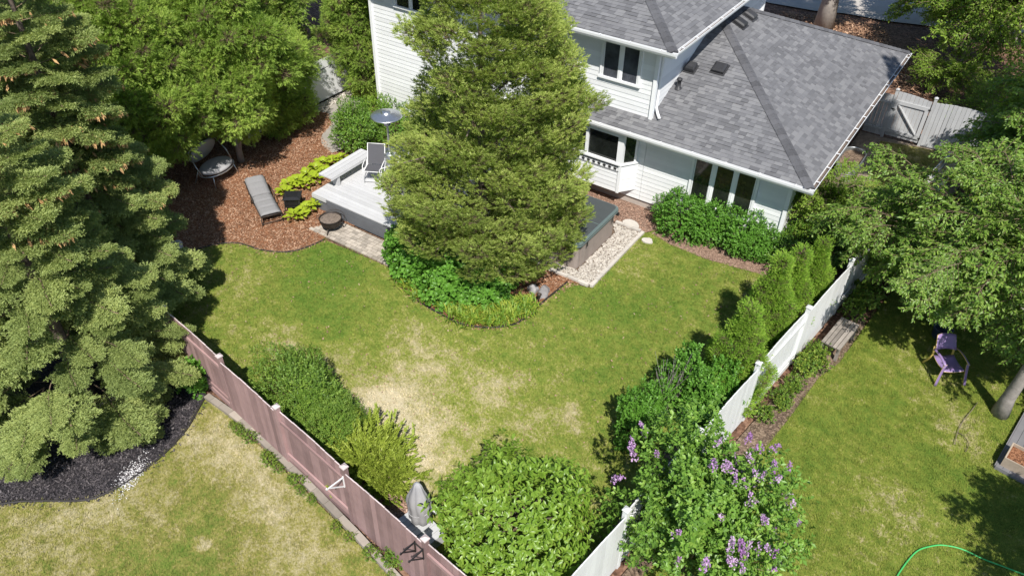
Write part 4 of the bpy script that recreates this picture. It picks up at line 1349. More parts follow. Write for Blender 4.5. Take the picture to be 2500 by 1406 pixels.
def bush_mesh(name, mat_, radii, n_, ll, lw, seed=1, amp=.16, freq=2.6, shell=.22, per=5, up=.5, sprig=.10, zmin=-.75, fold=.18, curl=.08, seg=1, extra=None, stems=14, barkm=None, flat_top=None):
    """one rounded bush of leaf sprigs; centre at radii[2]*0.8 above ground"""
    f = Fol()
    d = rand_unit(int(n_ * 1.6)); d = d[d[:, 2] > zmin][:n_]
    k = len(d)
    rr = lump(d, seed, amp, freq) * (1 - shell * rng.uniform(0, 1, k) ** 1.6)
    deep = rng.uniform(0, 1, k) < .22
    rr = np.where(deep, rr * rng.uniform(.45, .85, k), rr)
    C = np.array([0, 0, radii[2] * .8])
    P = d * rr[:, None] * np.array(radii) + C
    if flat_top: P[:, 2] = np.where(P[:, 2] > flat_top, flat_top + (P[:, 2] - flat_top) * .25, P[:, 2])
    P[:, 2] = np.maximum(P[:, 2], .03)
    A = norm(d + np.array([0, 0, up]) + rng.normal(0, .35, (k, 3)))       # sprig axis
    var0 = rng.uniform(.1, .9, k)
    for j in range(per):
        tt = j / per
        base = P + A * sprig * tt
        side = rand_unit(k); side = norm(side - A * (side * A).sum(1, keepdims=True))
        D = norm(A * (.35 + .5 * tt) + side * .8)
        N = norm(A * .8 + d * .4 + np.array([0, 0, .45]) + rng.normal(0, .3, (k, 3)))
        f.lv(base, D, N, rng.uniform(.7, 1.15, k) * ll, rng.uniform(.8, 1.15, k) * lw, fold, curl, seg, var=np.clip(var0 + rng.normal(0, .14, k), 0, 1))
    m_ = min(k, 70)
    f.twig(C * .35 + P[:m_] * .15 * np.array([1, 1, 0]), P[:m_] * .95 + C * .05, .008, .003)
    if extra: extra(f, P, d, A)
    return f.mesh(name + '_leaves', [mat_, barkm or M['twig']] + ([L['bloom']] if extra else []))


def bush(name, label, cat, pos, mesh, rz=0, scale=(1, 1, 1), group=None, stem_h=.5):
    root = thing(name, label, cat, pos, rz, group)
    o = link('foliage', mesh, root, scale=scale); o["kind"] = 'stuff'
    m_ = MB()
    for k in range(5):
        a = k * 1.257 + random.uniform(-.3, .3)
        m_.tube([(.04 * math.cos(a), .04 * math.sin(a), -.03), (.12 * math.cos(a), .12 * math.sin(a), stem_h * .5), (.3 * math.cos(a), .3 * math.sin(a), stem_h)], [.02, .015, .01], 5)
    m_.build('stems', M['twig'], root)
    return root


# --- spruces (foreground left)
SPB = [spruce_bough(i) for i in range(4)]
SPC = [spruce_bough(i + 4, True) for i in range(3)]


def spruce(label, pos, h, prof, n_, cone_from):
    root = thing('spruce_tree', label, 'spruce', pos)
    trunk(root, h * .97, .17, .02)
    zs = np.array([p[0] for p in prof]); rs = np.array([p[1] for p in prof])
    zz = np.linspace(zs[0], zs[-1], 400); rr = np.interp(zz, zs, rs)
    cdf = np.cumsum(rr + .12); cdf /= cdf[-1]
    for i in range(n_):
        z = float(np.interp((i + .5) / n_, cdf, zz)); r = float(np.interp(z, zs, rs))
        a = i * 2.39996 + random.uniform(-.3, .3)
        u = (z - zs[0]) / (zs[-1] - zs[0])
        s = min(random.uniform(.62, .92), max(.3, r * .8))
        of = max(.03, r * random.uniform(.68, 1.08) - 1.5 * s)
        d = Vector((math.cos(a), math.sin(a), -.12 + .75 * u ** 1.6 + random.uniform(-.08, .08)))
        me = random.choice(SPC) if (z > cone_from and random.random() < .75) else random.choice(SPB)
        w = s * random.uniform(1.05, 1.35)
        link('bough', me, root, (math.cos(a) * of, math.sin(a) * of, z + .12), aim(d, random.uniform(-.25, .25)), (s, w, s * 1.1))
    return root


sa = G(224, 985); sb = G(318, 765)
spruce('dense grey-green spruce nearest the black mulch bed', sa, 8.5, [(.25, 2.2), (.9, 2.6), (2.2, 2.4), (4.0, 1.75), (6.0, 1.05), (8.0, .25), (8.5, .05)], 150, 5.0)
spruce('taller spruce with tan cones on its upper boughs behind the maroon fence end', sb, 10.5, [(.4, 1.9), (1.3, 2.05), (3.2, 1.9), (5.0, 1.45), (6.6, 1.2), (8.2, .75), (9.6, .3), (10.5, .04)], 180, 3.4)
spruce('third spruce at the left edge of the picture with cones', (-19.6, 7.2, 0), 10.0, [(.4, 2.0), (1.3, 2.2), (3.2, 2.0), (5.0, 1.6), (7, 1.0), (9, .4), (10, .04)], 190, 2.4)

# --- tall loose cedars on the left
CEP = [cedar_puff(i, L['cedar']) for i in range(5)]


def cedar(label, pos, prof, n_, scale, forks=True, cat='cedar tree', group='loose cedars along the mulch bed'):
    root = thing('cedar_tree', label, cat, pos, 0, group)
    h = prof[-1][0]
    lim = []
    if forks:
        for k in range(6):
            a = random.uniform(0, 6.28); z0 = random.uniform(.15, .5) * h
            lim.append(((0, 0, z0), (math.cos(a) * prof[2][1] * .7, math.sin(a) * prof[2][1] * .7, z0 + random.uniform(.3, 1.0)), .035, .012))
        lim.append(((0, 0, .25), (.35, .1, 1.8), .07, .04))
    trunk(root, h * .95, .10, .02, M['barkpale'], limbs=lim)
    profile_tree(root, prof, n_, CEP, scale, tilt=.25, jitter=.22, inner=.9)
    return root


cg = None
cedar('loose yellow-green cedar with a forked pale trunk beside the swing seat', G(590, 395), [(1.5, .8), (2.1, 1.5), (3.1, 2.0), (4.8, 1.8), (6.4, 1.1), (7.4, .2)], 230, .92)
cedar('loose yellow-green cedar between the swing seat and the cone-bearing spruce', G(395, 470), [(1.5, .8), (2.1, 1.3), (3, 1.9), (4.8, 1.6), (6.2, 1.0), (7.2, .2)], 220, .92)
cedar('low spreading cedar hanging over the walkway by the panel fence', G(692, 318), [(.3, .7), (.7, 1.05), (1.4, 1.1), (2.2, .85), (2.9, .2)], 110, .68)
cedar('tall cedar behind the forked one, its crown reaching the top edge', (-22.6, 17.4, 0), [(.8, 1.0), (1.6, 1.8), (3.2, 1.9), (5, 1.5), (6.4, .9), (7.3, .2)], 190, .95)
cedar('back row cedar behind the swing seat', (-23.3, 13.6, 0), [(.8, 1.0), (2, 2.0), (4, 2.0), (6, 1.5), (7.5, .9), (8.4, .2)], 180, 1.0)
cedar('back row cedar nearest the left spruce', (-23.4, 10.6, 0), [(.8, 1.0), (2, 2.0), (4, 2.0), (6, 1.4), (7.6, .3)], 170, 1.0)
cedar('dense cedar standing against the left corner of the house', (-20.75, 20.9, 0), [(.3, .5), (.9, .8), (2, .9), (4, .9), (5.5, .75), (7, .2)], 150, .66)
cedar('slim cedar behind the panel fence', (-22.8, 22.6, 0), [(.3, .8), (1.5, 1.2), (3.5, 1.1), (5.4, .7), (6.5, .2)], 110, .8)

# --- the big pine in the middle
PIP = [pine_puff(i) for i in range(5)]
pine = thing('pine_tree', 'big rounded pine in front of the house, at the centre of the picture', 'pine', G(1178, 632))
lim = []
for k in range(16):
    a = k * 2.4; z0 = .5 + k * .4
    R_ = (2.7, 2.6, 2.2, 1.6)[k // 4]
    lim.append(((0, 0, z0), (math.cos(a) * R_ * .85, math.sin(a) * R_ * .85, z0 + .5), .06, .015))
trunk(pine, 8.0, .17, .03, limbs=lim)
PZ = [.7, 1.2, 2.0, 3.0, 3.55, 3.95, 5.0, 6.0, 7.0, 8.0, 8.8]
PR = [1.1, 1.75, 2.45, 2.55, 2.3, 2.05, 2.0, 1.95, 1.6, 1.15, .5]
PO = [1.15, .45, -.12, -.02, .12, .5, .6, .5, .3, .1, 0]
SIDE = Vector((RT[0], RT[1], 0)).normalized(); FRONT = Vector((.55, -.84, 0))      # the crown leans to the north-east, out over the tub
zz_ = np.linspace(.7, 8.8, 400); cdf_ = np.cumsum(np.interp(zz_, PZ, PR) * np.where(zz_ > 4.0, .8, 1.0)); cdf_ /= cdf_[-1]
NL = 64
for i in range(NL):
    z = float(np.interp((i + .5) / NL, cdf_, zz_)) + random.uniform(-.1, .1)
    r = float(np.interp(z, PZ, PR)); off = SIDE * float(np.interp(z, PZ, PO))
    off = off + FRONT * (.35 * max(0, 1 - z / 2.2))
    a = i * 2.39996 + random.uniform(-.25, .25)
    q = max(0.0, r * random.uniform(.70, 1.15) - .34)
    if 3.9 < z < 6.3 and math.cos(a) * SIDE.x + math.sin(a) * SIDE.y < -.2 and random.random() < .3: continue
    C = Vector((math.cos(a) * q + off.x, math.sin(a) * q + off.y, z))
    rl = random.uniform(.42, .95) * (1.0 if z < 6.5 else .8)
    out = Vector((math.cos(a), math.sin(a), 0)); tan_ = Vector((-math.sin(a), math.cos(a), 0))
    for j in range(5 if i % 6 else 6):
        # a rounded lobe: one puff at the tip, the others round it, drooping at the sides
        u = (0, 1.0, -1.0, .55, -.55, 0)[j] * random.uniform(.8, 1.1); w = (.55, .1, .1, -.5, -.5, -.1)[j]
        p = C + tan_ * (u * rl) + out * (w * rl) + Vector((0, 0, -.28 * abs(u) * rl + (.22 if j == 5 else 0) + random.uniform(-.06, .06)))
        d = (out * (.8 + w * .4) + tan_ * u * .6 + Vector((0, 0, .45))).normalized()
        s = random.uniform(.78, 1.12)
        link('bough', random.choice(PIP), pine, p, aim(d, random.uniform(-.3, .3)), (s * 1.15, s * 1.15, s * .66))

for (sx, sz, hh) in ((-1.35, 6.2, 1.5), (1.7, 5.6, 1.3), (.7, 7.6, 1.4)):      # side leaders with pointed tips
    for j in range(6):
        u = j / 5; s = .75 - .42 * u; a = j * 2.4
        p = SIDE * (sx + .05 * j) + Vector((math.cos(a) * .3 * (1 - u), math.sin(a) * .3 * (1 - u), sz + hh * u))
        link('bough', random.choice(PIP), pine, p, aim((math.cos(a) * .5, math.sin(a) * .5, 1.0), a), (s * 1.2, s, s))

# --- broadleaf trees
CHB = [leafy_bough(i, L['cherry'], 1.25, 24, 24, .105, .044, .5, M['twig']) for i in range(5)]
YEB = [leafy_bough(i, L['yellowbush'], 1.0, 16, 12, .10, .05, .25) for i in range(4)]


def leafy_tree(name, label, cat, pos, h, centre, radii, n_, meshes, scale, trunk_r=.16, bark=None, lean=(0, 0), fill=.75, group=None, zmin=-.65, droop=.1, seed=3, nl=6):
    root = thing(name, label, cat, pos, 0, group)
    lim = []
    for k in range(nl):
        a = k * 2.4 + .3; b = random.uniform(.35, .8)
        lim.append(((lean[0] * h * .3, lean[1] * h * .3, h * random.uniform(.25, .5)), (centre[0] + math.cos(a) * radii[0] * b, centre[1] + math.sin(a) * radii[1] * b, centre[2] + random.uniform(-.4, .5) * radii[2]), trunk_r * .3, .008))
    trunk(root, h * .75, trunk_r, .04, bark or M['barkpale'], lean, limbs=lim)
    d = rand_unit(n_ * 3); d = d[d[:, 2] > zmin][:n_]
    lu = lump(d, seed, .22, 2.4)
    for i in range(len(d)):
        f_ = lu[i] * (random.uniform(.62, 1.0) if random.random() < fill else random.uniform(.25, .7))
        s = scale * random.uniform(.8, 1.2)
        p = Vector((d[i][0] * radii[0] * f_, d[i][1] * radii[1] * f_, d[i][2] * radii[2] * f_)) + Vector(centre)
        dd = Vector((d[i][0], d[i][1], d[i][2] * .45 - droop + random.uniform(-.2, .2))).normalized()
        p -= dd * .7 * s
        link('bough', random.choice(meshes), root, p, aim(dd, random.uniform(-.5, .5)), (s, s, s))
    return root


leafy_tree('cherry_tree', 'large bird cherry spreading over the side lawn with drooping leafy boughs', 'cherry tree', G(2440, 1010), 5.0, (-.1, 1.6, 3.2), (4.4, 2.25, 1.65), 290, CHB, 1.0, .17, droop=.22, seed=5)
leafy_tree('cherry_tree', 'second leafy tree beyond the bird cherry, near the grey gate', 'leafy tree', (1.75, 25.3, 0), 6.4, (0, 0, 3.3), (2.3, 2.3, 3.0), 290, CHB[:2] + YEB, 1.1, .16, droop=.15, seed=9)
leafy_tree('leafy_tree', 'tall dark tree at the upper right edge of the picture', 'leafy tree', (3.2, 30.0, 0), 9, (0, 0, 4.6), (3.0, 3.0, 4.2), 220, CHB[:2] + YEB, 1.2, .18, seed=12)
leafy_tree('leafy_tree', 'yellow-green tree with bare grey stems behind the gate', 'leafy tree', G(2335, 190), 5.2, (.3, .5, 3.0), (2.9, 2.6, 2.4), 290, YEB, 1.2, .09, seed=21)
leafy_tree('leafy_tree', 'yellow-green tree at the top right beside the driveway', 'leafy tree', G(2290, 90), 5.5, (0, .5, 3.0), (2.6, 2.4, 2.6), 260, YEB, 1.25, .10, seed=22)
leafy_tree('leafy_tree', 'yellow-green tree at the top right corner behind the others', 'leafy tree', G(2470, 110), 6.5, (0, 0, 3.4), (3.2, 3.0, 3.2), 290, YEB, 1.3, .11, seed=23)
leafy_tree('leafy_shrub', 'low yellow-green shrub behind the gate', 'shrub', G(2295, 225), 1.8, (.2, 0, .9), (1.5, 1.2, .9), 130, YEB, .7, .03, seed=24, nl=4)
leafy_tree('leafy_shrub', 'bright bushy shrub right behind the end of the pale grey fence', 'shrub', (.9, 31.4, 0), 2.4, (0, 0, 1.2), (1.9, 1.2, 1.2), 130, YEB, .75, .03, seed=25, nl=4)
leafy_tree('leafy_shrub', 'tall light green shrub growing against the house corner', 'shrub', G(1985, 595), 2.7, (.1, .0, 1.3), (1.5, 1.0, 1.15), 170, YEB, .72, .04, M['twig'], seed=26, nl=6)
leafy_tree('leafy_shrub', 'dark leafy shrub between the house corner and the white fence', 'shrub', (-1.6, 21.6, 0), 2.1, (0, 0, 1.0), (1.2, 1.2, 1.0), 140, CHB, .66, .05, M['twig'], seed=27, nl=6)

# slender tall spruce at the right, mostly above the picture
ts = thing('spruce_tree', 'tall slender spruce at the right edge behind the bird cherry', 'spruce', (3.6, 20.5, 0))
trunk(ts, 17.5, .16, .03)
for k in range(90):
    u = (k + .5) / 90; z = 12.0 + 5.8 * u; r = 1.15 * (1 - u) ** .8 + .12; a = k * 2.4; s = max(.25, r * .62)
    link('bough', random.choice(SPB), ts, (math.cos(a) * r * .15, math.sin(a) * r * .15, z), aim((math.cos(a), math.sin(a), -.05 + .5 * u), 0), (s, s * 1.2, s))

leafy_tree('leafy_shrub', 'dark leafy shrub pressed against the white fence behind the columnar cedars', 'shrub', (-.55, 20.6, 0), 2.4, (0, 0, 1.35), (1.1, 1.0, 1.0), 90, CHB, .6, .04, M['twig'], seed=41, nl=5)
leafy_tree('leafy_shrub', 'light green leafy shrub between the last columnar cedar and the house corner', 'shrub', (-2.3, 21.2, 0), 2.2, (0, 0, 1.15), (1.0, .9, 1.0), 110, YEB, .62, .03, M['twig'], seed=43, nl=5)
leafy_tree('leafy_tree', 'leafy tree just outside the right edge, shading the side lawn', 'leafy tree', (6.0, 11.9, 0), 5, (0, 0, 3.2), (1.6, 1.4, 1.4), 80, CHB, 1.0, .12, seed=44)
# tall bare trunk by the driveway, its crown above the picture
dt = thing('spruce_tree', 'thick bare conifer trunk by the driveway behind the roof', 'conifer', G(2010, 66))
trunk(dt, 11, .40, .1, M['barkpale'], k=12)
for k in range(70):
    a = k * 2.4; z = 3.9 + k * .1; r = 2.6 * (1 - (z - 3.9) / 8.5)
    s = r / 1.9
    link('bough', random.choice(SPB), dt, (math.cos(a) * .35, math.sin(a) * .35, z), aim((math.cos(a), math.sin(a), -.1), 0), (s * 1.2, s * 1.3, s))

# pale blossoming shrubs far left at the top
leafy_tree('blossom_tree', 'pale purple blossoming tree with bare branches beyond the cedars', 'blossoming tree', (-25.5, 19.8, 0), 5.5, (0, 0, 3.2), (1.8, 1.8, 2.0), 80, [leafy_bough(30, L['bloom'], .8, 10, 8, .08, .05, .1), CHB[0]], 1.0, .09, seed=31)
leafy_tree('blossom_tree', 'pale purple blossoming tree behind the cone-bearing spruces', 'blossoming tree', (-28.5, 14.6, 0), 6.5, (0, 0, 3.6), (2.4, 2.4, 2.4), 100, [leafy_bough(32, L['bloom'], .8, 10, 8, .08, .05, .1), CHB[1], CHB[2]], 1.1, .1, seed=33)
leafy_tree('leafy_tree', 'dark tree filling the top left corner behind the spruces', 'leafy tree', (-31, 11.5, 0), 7, (0, 0, 3.8), (3.2, 3.2, 3.2), 150, CHB, 1.3, .12, seed=34)
leafy_tree('leafy_tree', 'dark tree behind the back row cedars', 'leafy tree', (-27, 23.0, 0), 7, (0, 0, 3.8), (3.0, 3.0, 3.4), 150, CHB, 1.3, .12, seed=35)

# --- columnar cedars along the white fence
ARP = [cedar_puff(i + 20, L['arbor'], .15, 190, 0.1, .14, 11) for i in range(4)]
for i, (tip, h, r, lab) in enumerate((((1834, 752), 2.95, .84, 'columnar cedar nearest the shrubs, widest of the row along the white fence'), ((1912, 636), 3.0, .64, 'columnar cedar second in the row, with a thin ragged tip'),
                                      ((1957, 626), 2.75, .60, 'columnar cedar third in the row along the white fence'), ((2012, 594), 2.5, .56, 'columnar cedar farthest along the white fence, beside the house corner shrub'))):
    p = G(*tip, h)
    root = thing('columnar_cedar', lab, 'columnar cedar', (p.x, p.y, 0), 0, 'columnar cedars along the white fence')
    trunk(root, h * .9, .05, .01)
    for zz2, s2 in ((.80, .34), (.90, .27), (.98, .2)): link('bough', random.choice(ARP), root, (0, 0, h * zz2 - .12), aim((.05, .05, 1), zz2 * 9), (s2 * 1.3, s2, s2))
    profile_tree(root, [(.1, r * .75), (.5, r), (h * .4, r * .92), (h * .65, r * .62), (h * .85, r * .27), (h, .04)], 130, ARP, .42, tilt=.5, jitter=.08)

# --- bushes
bl = bush_mesh('window_hedge', L['hedge'], (.85, .72, .78), 1900, .062, .042, 3, .14, 3.2, per=6, sprig=.10)
hp = [(1650, 570, .95), (1722, 585, .9), (1795, 610, .92), (1848, 632, .72)]
for i, (x, y, s) in enumerate(hp):
    c = G(x, y); c.z = 0
    bush('hedge_shrub', ['bright green shrub at the left end of the hedge under the three-pane window', 'bright green shrub second from the left under the three-pane window', 'bright green shrub third from the left under the three-pane window', 'smaller green shrub at the right end of the window hedge'][i], 'shrub', (c.x, c.y + .15, 0), bl, i * 1.3, (s, s, s * .95), 'bright green shrubs under the window')
dk = bush_mesh('dark_shrub', L['darkbush'], (.85, .85, .75), 1700, .06, .04, 8, .18, 2.6, per=5)
for (x, y, s, lab) in ((1925, 640, .95, 'dark shaded shrub at the end of the window hedge near the cedars'),):
    c = G(x, y); bush('dark_shrub', lab, 'shrub', c, dk, .5, (s, s, s * .9))
# shrubs by the deck and heater
wk = bush_mesh('deck_shrub', L['darkbush'], (.95, .8, .85), 2000, .06, .04, 12, .2, 2.8, per=6)
wy = bush_mesh('deck_shrub', L['yellowbush'], (.8, .8, .75), 1500, .065, .045, 13, .2, 2.8, per=5)
for (x, y, me, s, lab) in ((878, 368, wk, 1.05, 'dark green shrub between the walkway and the deck bench'), (868, 330, wk, .85, 'dark green shrub behind the deck bench by the walkway'), (915, 310, wy, .95, 'yellow-green shrub at the house wall behind the patio heater'), (965, 345, wk, .95, 'dark shrub between patio heater and house wall')):
    c = G(x, y); bush('deck_shrub', lab, 'shrub', c, me, random.uniform(0, 6), (s * .8, s * .8, s * .95))
# maple-like shrub under the pine
nb = bush_mesh('pine_shrub', L['hedge'], (.95, .85, .72), 1500, .11, .085, 15, .16, 2.6, per=5, sprig=.12, up=.8)
for (x, y, s, lab) in ((1035, 650, 1.0, 'dark green large-leaved shrub under the left side of the pine'), (1110, 705, 1.0, 'dark green large-leaved shrub at the front foot of the pine'), (1015, 610, .8, 'dark green large-leaved shrub between pine and paver patio'), (1190, 715, .85, 'dark green shrub in the pine shade behind the yellow lilies')):
    c = G(x, y); bush('pine_shrub', lab, 'shrub', c, nb, random.uniform(0, 6), (s, s, s), 'large-leaved shrubs under the pine')
# yew and juniper by the maroon fence
yw = bush_mesh('yew_shrub', L['yew'], (1.15, .85, .95), 3300, .08, .028, 17, .22, 2.6, per=6, sprig=.16, up=.9)
c = G(757, 1025); bush('yew_shrub', 'dense dark green yew shrub behind the maroon fence', 'shrub', (c.x, c.y + .1, 0), yw, -.15, (.95, .9, 1.0))
c = G(835, 1080); bush('yew_shrub', 'smaller dark yew growing into the golden juniper', 'shrub', (c.x - .05, c.y + .05, 0), yw, 1.4, (.55, .55, .75))
jf = Fol()
for k in range(420):
    a = random.uniform(0, 6.28); e = random.uniform(.15, 1.2); ln = random.uniform(.5, 1.05)
    d = np.array([math.cos(a) * math.cos(e), math.sin(a) * math.cos(e), math.sin(e)])
    p = np.array([random.gauss(0, .28), random.gauss(0, .22), random.uniform(0, .2)])
    q = p + d * ln
    m1 = p + (q - p) * .3
    brush(jf, [m1, m1 + (q - m1) * .45], [m1 + (q - m1) * .55, q], 30, .11, .034, .5)
jme = jf.mesh('juniper_sprays', [L['junip'], M['twig']])
for (x, y, s, lab) in ((905, 1135, .88, 'golden juniper with upright feathery sprays beside the yew'), (950, 1172, .66, 'smaller golden juniper nearest the covered ornament'), (860, 1085, .7, 'golden juniper sprays growing up beside the yew and the fence')):
    c = G(x, y); bush('golden_juniper', lab, 'juniper', c, jme, random.uniform(0, 6), (s, s, s))
# upright shrubs before the cedars
cu = bush_mesh('upright_shrub', L['hedge'], (.55, .55, .95), 1500, .075, .055, 19, .28, 3.6, per=5, up=1.3)
for (x, y, s, lab) in ((1655, 985, .92, 'upright green shrub left of the nearest columnar cedar'), (1745, 1010, .95, 'upright green shrub between the lilac and the white fence'), (1700, 1040, .85, 'upright green shrub touching the top of the lilac'), (1545, 1070, .82, 'slender upright shrub on the left behind the lilac'), (1590, 1030, .62, 'small upright shrub among bare twigs behind the lilac')):
    c = G(x, y); bush('upright_shrub', lab, 'shrub', c, cu, random.uniform(0, 6), (s * .9, s * .9, s * 1.15), 'upright shrubs behind the lilac')
# lilac


def blooms(f, P, d, A):
    want = [((1580, 1062), 3.1), ((1545, 1100), 2.9), ((1497, 1170), 2.2), ((1825, 1075), 2.6), ((1858, 1090), 2.4), ((1880, 1100), 2.2), ((1835, 1105), 2.6), ((1740, 1143), 3.3), ((1795, 1130), 2.9), ((1830, 1140), 2.8), ((1825, 1155), 2.8), ((1790, 1155), 3.1), ((1850, 1158), 2.6),
            ((1918, 1156), 1.8), ((1915, 1210), 1.6), ((1918, 1248), 1.5), ((1935, 1278), 1.2), ((1825, 1227), 2.8), ((1885, 1310), 1.6), ((1912, 1335), 1.4), ((1812, 1340), 2.4), ((1890, 1385), 1.4), ((1835, 1185), 2.8), ((1780, 1345), 2.7), ((1820, 1366), 2.2), ((1720, 1390), 2.9), ((1878, 1400), 1.3), ((1550, 1120), 2.7), ((1885, 1160), 2.2)]
    for _ in range(26):
        want.append(((random.uniform(1760, 1945), random.uniform(1060, 1400)), None))
    for _ in range(4):
        want.append(((random.uniform(1560, 1760), random.uniform(1080, 1400)), None))
    for (q, z) in want:
        small = z is None
        if small:      # on the nearest outer sprig of the crown
            r_ = ray(*q); o_ = np.array([0, 0, CAM_H]); Q = P + np.array(LILAC)
            t_ = (Q - o_) @ r_ / (r_ @ r_); dist = np.linalg.norm(Q - o_ - t_[:, None] * r_, axis=1)
            ok = np.where(dist < .12)[0]
            if len(ok) == 0: continue
            i_ = ok[np.argmin(t_[ok])]
            k = 45; u = rng.uniform(0, 1, k)[:, None]
            p = P[i_] + A[i_] * .1 + norm(np.array([rng.normal(0, .3), rng.normal(0, .3), .8])) * u * .17 + rand_unit(k) * (.06 * (1 - u * .7))
            f.lv(p, rand_unit(k), rand_unit(k), np.full(k, .036), np.full(k, .032), .2, mi=2, var=np.clip(rng.normal(.6, .22) + rng.normal(0, .15, k), 0, 1))
            continue
        c = np.array(G(*q, z)) - np.array(LILAC)
        k = 70
        u = rng.uniform(0, 1, k)[:, None]
        ax = norm(np.array([rng.normal(0, .3), rng.normal(0, .3), .8]))
        p = c + ax * u * .27 + rand_unit(k) * (.078 * (1 - u * .75))
        f.lv(p, rand_unit(k), rand_unit(k), np.full(k, .042), np.full(k, .038), .2, mi=2, var=np.clip(rng.normal(.5, .22) + rng.normal(0, .15, k), 0, 1))


LILAC = G(1668, 1385); LILAC = Vector((LILAC.x, LILAC.y, 0))
ll_ = bush_mesh('lilac_bush', L['lilac'], (1.47, 1.42, 2.1), 5800, .10, .058, 23, .34, 3.2, shell=.34, per=5, sprig=.13, extra=blooms)
bush('lilac_bush', 'large lilac bush with purple blossoms along its right side', 'lilac', LILAC, ll_, 0, stem_h=1.2)

# bright large-leaved tree at the bottom: nearest leaves one by one
AP = G(1255, 1345); AP = Vector((AP.x, AP.y, 0))
apple = thing('apple_tree', 'bright green round tree with large pointed leaves at the bottom centre', 'small tree', AP)
trunk(apple, 1.9, .07, .02, limbs=[((0, 0, .6), (math.cos(a) * .8, math.sin(a) * .8, 1.8), .03, .01) for a in range(6)])
fz = Fol()
na = 1650
d = rand_unit(na * 2); d = d[d[:, 2] > -.55][:na]; na = len(d)
rr = lump(d, 41, .15, 3.4) * (1 - .34 * rng.uniform(0, 1, na) ** 1.5)
rr = np.where(rng.uniform(0, 1, na) < .25, rr * rng.uniform(.5, .85, na), rr)
P = d * rr[:, None] * np.array([1.48, 1.4, 1.08]) + np.array([0, 0, 1.25])
A = norm(d + np.array([0, 0, .5]) + rng.normal(0, .35, (na, 3)))
cand = []
tocam = norm(np.array([-AP.x, -AP.y, CAM_H]))
for j in range(6):
    side = rand_unit(na); side = norm(side - A * (side * A).sum(1, keepdims=True))
    D = norm(A * (.25 + .06 * j) + side * .9 + np.array([0, 0, -.1])); N = norm(A * .9 + np.array([0, 0, .5]) + rng.normal(0, .25, (na, 3)))
    ln = rng.uniform(.75, 1.15, na) * .128; wd = ln * rng.uniform(.34, .46, na)
    base = P + A * .02 * j
    sc = (base - np.array([0, 0, 1.4])) @ tocam + rng.uniform(0, .5, na)
    pick = np.argsort(-sc)[:50]
    rest_ = np.ones(na, bool); rest_[pick] = False
    cand += [(base[i], D[i], N[i], ln[i]) for i in pick]
    fz.lv(base[rest_], D[rest_], N[rest_], ln[rest_], wd[rest_], .16, .16, 2)
fz.twig(np.zeros((60, 3)) + [0, 0, 1.0], P[:60] * .95, .012, .004)
o = link('foliage', fz.mesh('apple_leaves', [L['apple'], M['twig']]), apple); o["kind"] = 'stuff'
one = Fol(); one.lv(np.zeros((1, 3)), np.array([[1.0, 0, 0]]), np.array([[0, 0, 1.0]]), np.ones(1), np.array([.4]), .16, .16, 2, var=np.array([.45]))
lme = one.mesh('single_leaf', [L['apple']])
for (p, D, N, ln) in cand:
    X = Vector(D); Z = Vector(N); Y = Z.cross(X).normalized(); Z = X.cross(Y)
    o = link('leaf', lme, apple); o.matrix_local = Matrix.Translation(p) @ Matrix((X, Y, Z)).transposed().to_4x4() @ Matrix.Scale(ln, 4)

# --- hostas beside the deck: every leaf a part
hl = Fol(); hl.lv(np.zeros((1, 3)), np.array([[1.0, 0, 0]]), np.array([[0, 0, 1.0]]), np.ones(1), np.array([.68]), .12, .35, 2, var=np.array([.5]))
hme = hl.mesh('hosta_leaf', [L['hosta']])
hosta_px = [(698, 483, 1), (708, 462, .9), (728, 455, 1), (745, 462, .95), (752, 440, 1), (770, 447, .9), (772, 425, .95), (792, 432, .85), (790, 410, .9), (812, 405, .85), (835, 398, .8),
            (720, 540, .95), (738, 532, .85), (752, 521, .9), (768, 512, .85), (788, 503, .85), (800, 497, .7)]
for i, (x, y, s) in enumerate(hosta_px):
    c = G(x, y)
    grp = 0 if i < 11 else 1
    where = ['lime hosta clump in the long patch left of the deck bench', 'lime hosta clump in the short patch between the fire bowl and the black fire table'][grp]
    h = thing('hosta_plant', where, 'hosta', c, random.uniform(0, 6), ['hostas beside the deck bench', 'hostas beside the fire bowl'][grp])
    for k in range(15):
        a = k * 2.4; e = .25 + .75 * (k / 15); ln = random.uniform(.17, .25) * s * 1.15
        st = .07 + .05 * (1 - k / 15)
        link('leaf', hme, h, (math.cos(a) * st * 1.6 * (1.2 - e), math.sin(a) * st * 1.6 * (1.2 - e), .12 + .16 * e * s), aim((math.cos(a), math.sin(a), .15 + .35 * e), random.uniform(-.4, .4)), (ln, ln, ln))

# --- strappy lilies round the pine bed
def clump_mesh(seed, n_=80, h=.34, w=.028, mat_=None, spread=.13):
    f = Fol()
    a = rng.uniform(0, 6.28, n_); e = rng.uniform(.5, 1.35, n_)
    P = np.stack([rng.normal(0, spread, n_), rng.normal(0, spread, n_), np.full(n_, .01)], 1)
    D = np.stack([np.cos(a) * np.cos(e), np.sin(a) * np.cos(e), np.sin(e)], 1)
    N = np.stack([-np.cos(a) * np.sin(e), -np.sin(a) * np.sin(e), np.cos(e)], 1)
    f.lv(P, D, N, rng.uniform(.6, 1.15, n_) * h, np.full(n_, w) * rng.uniform(.8, 1.5, n_), .1, .35, 2)
    return f.mesh('strappy_clump', [mat_ or L['lily']])


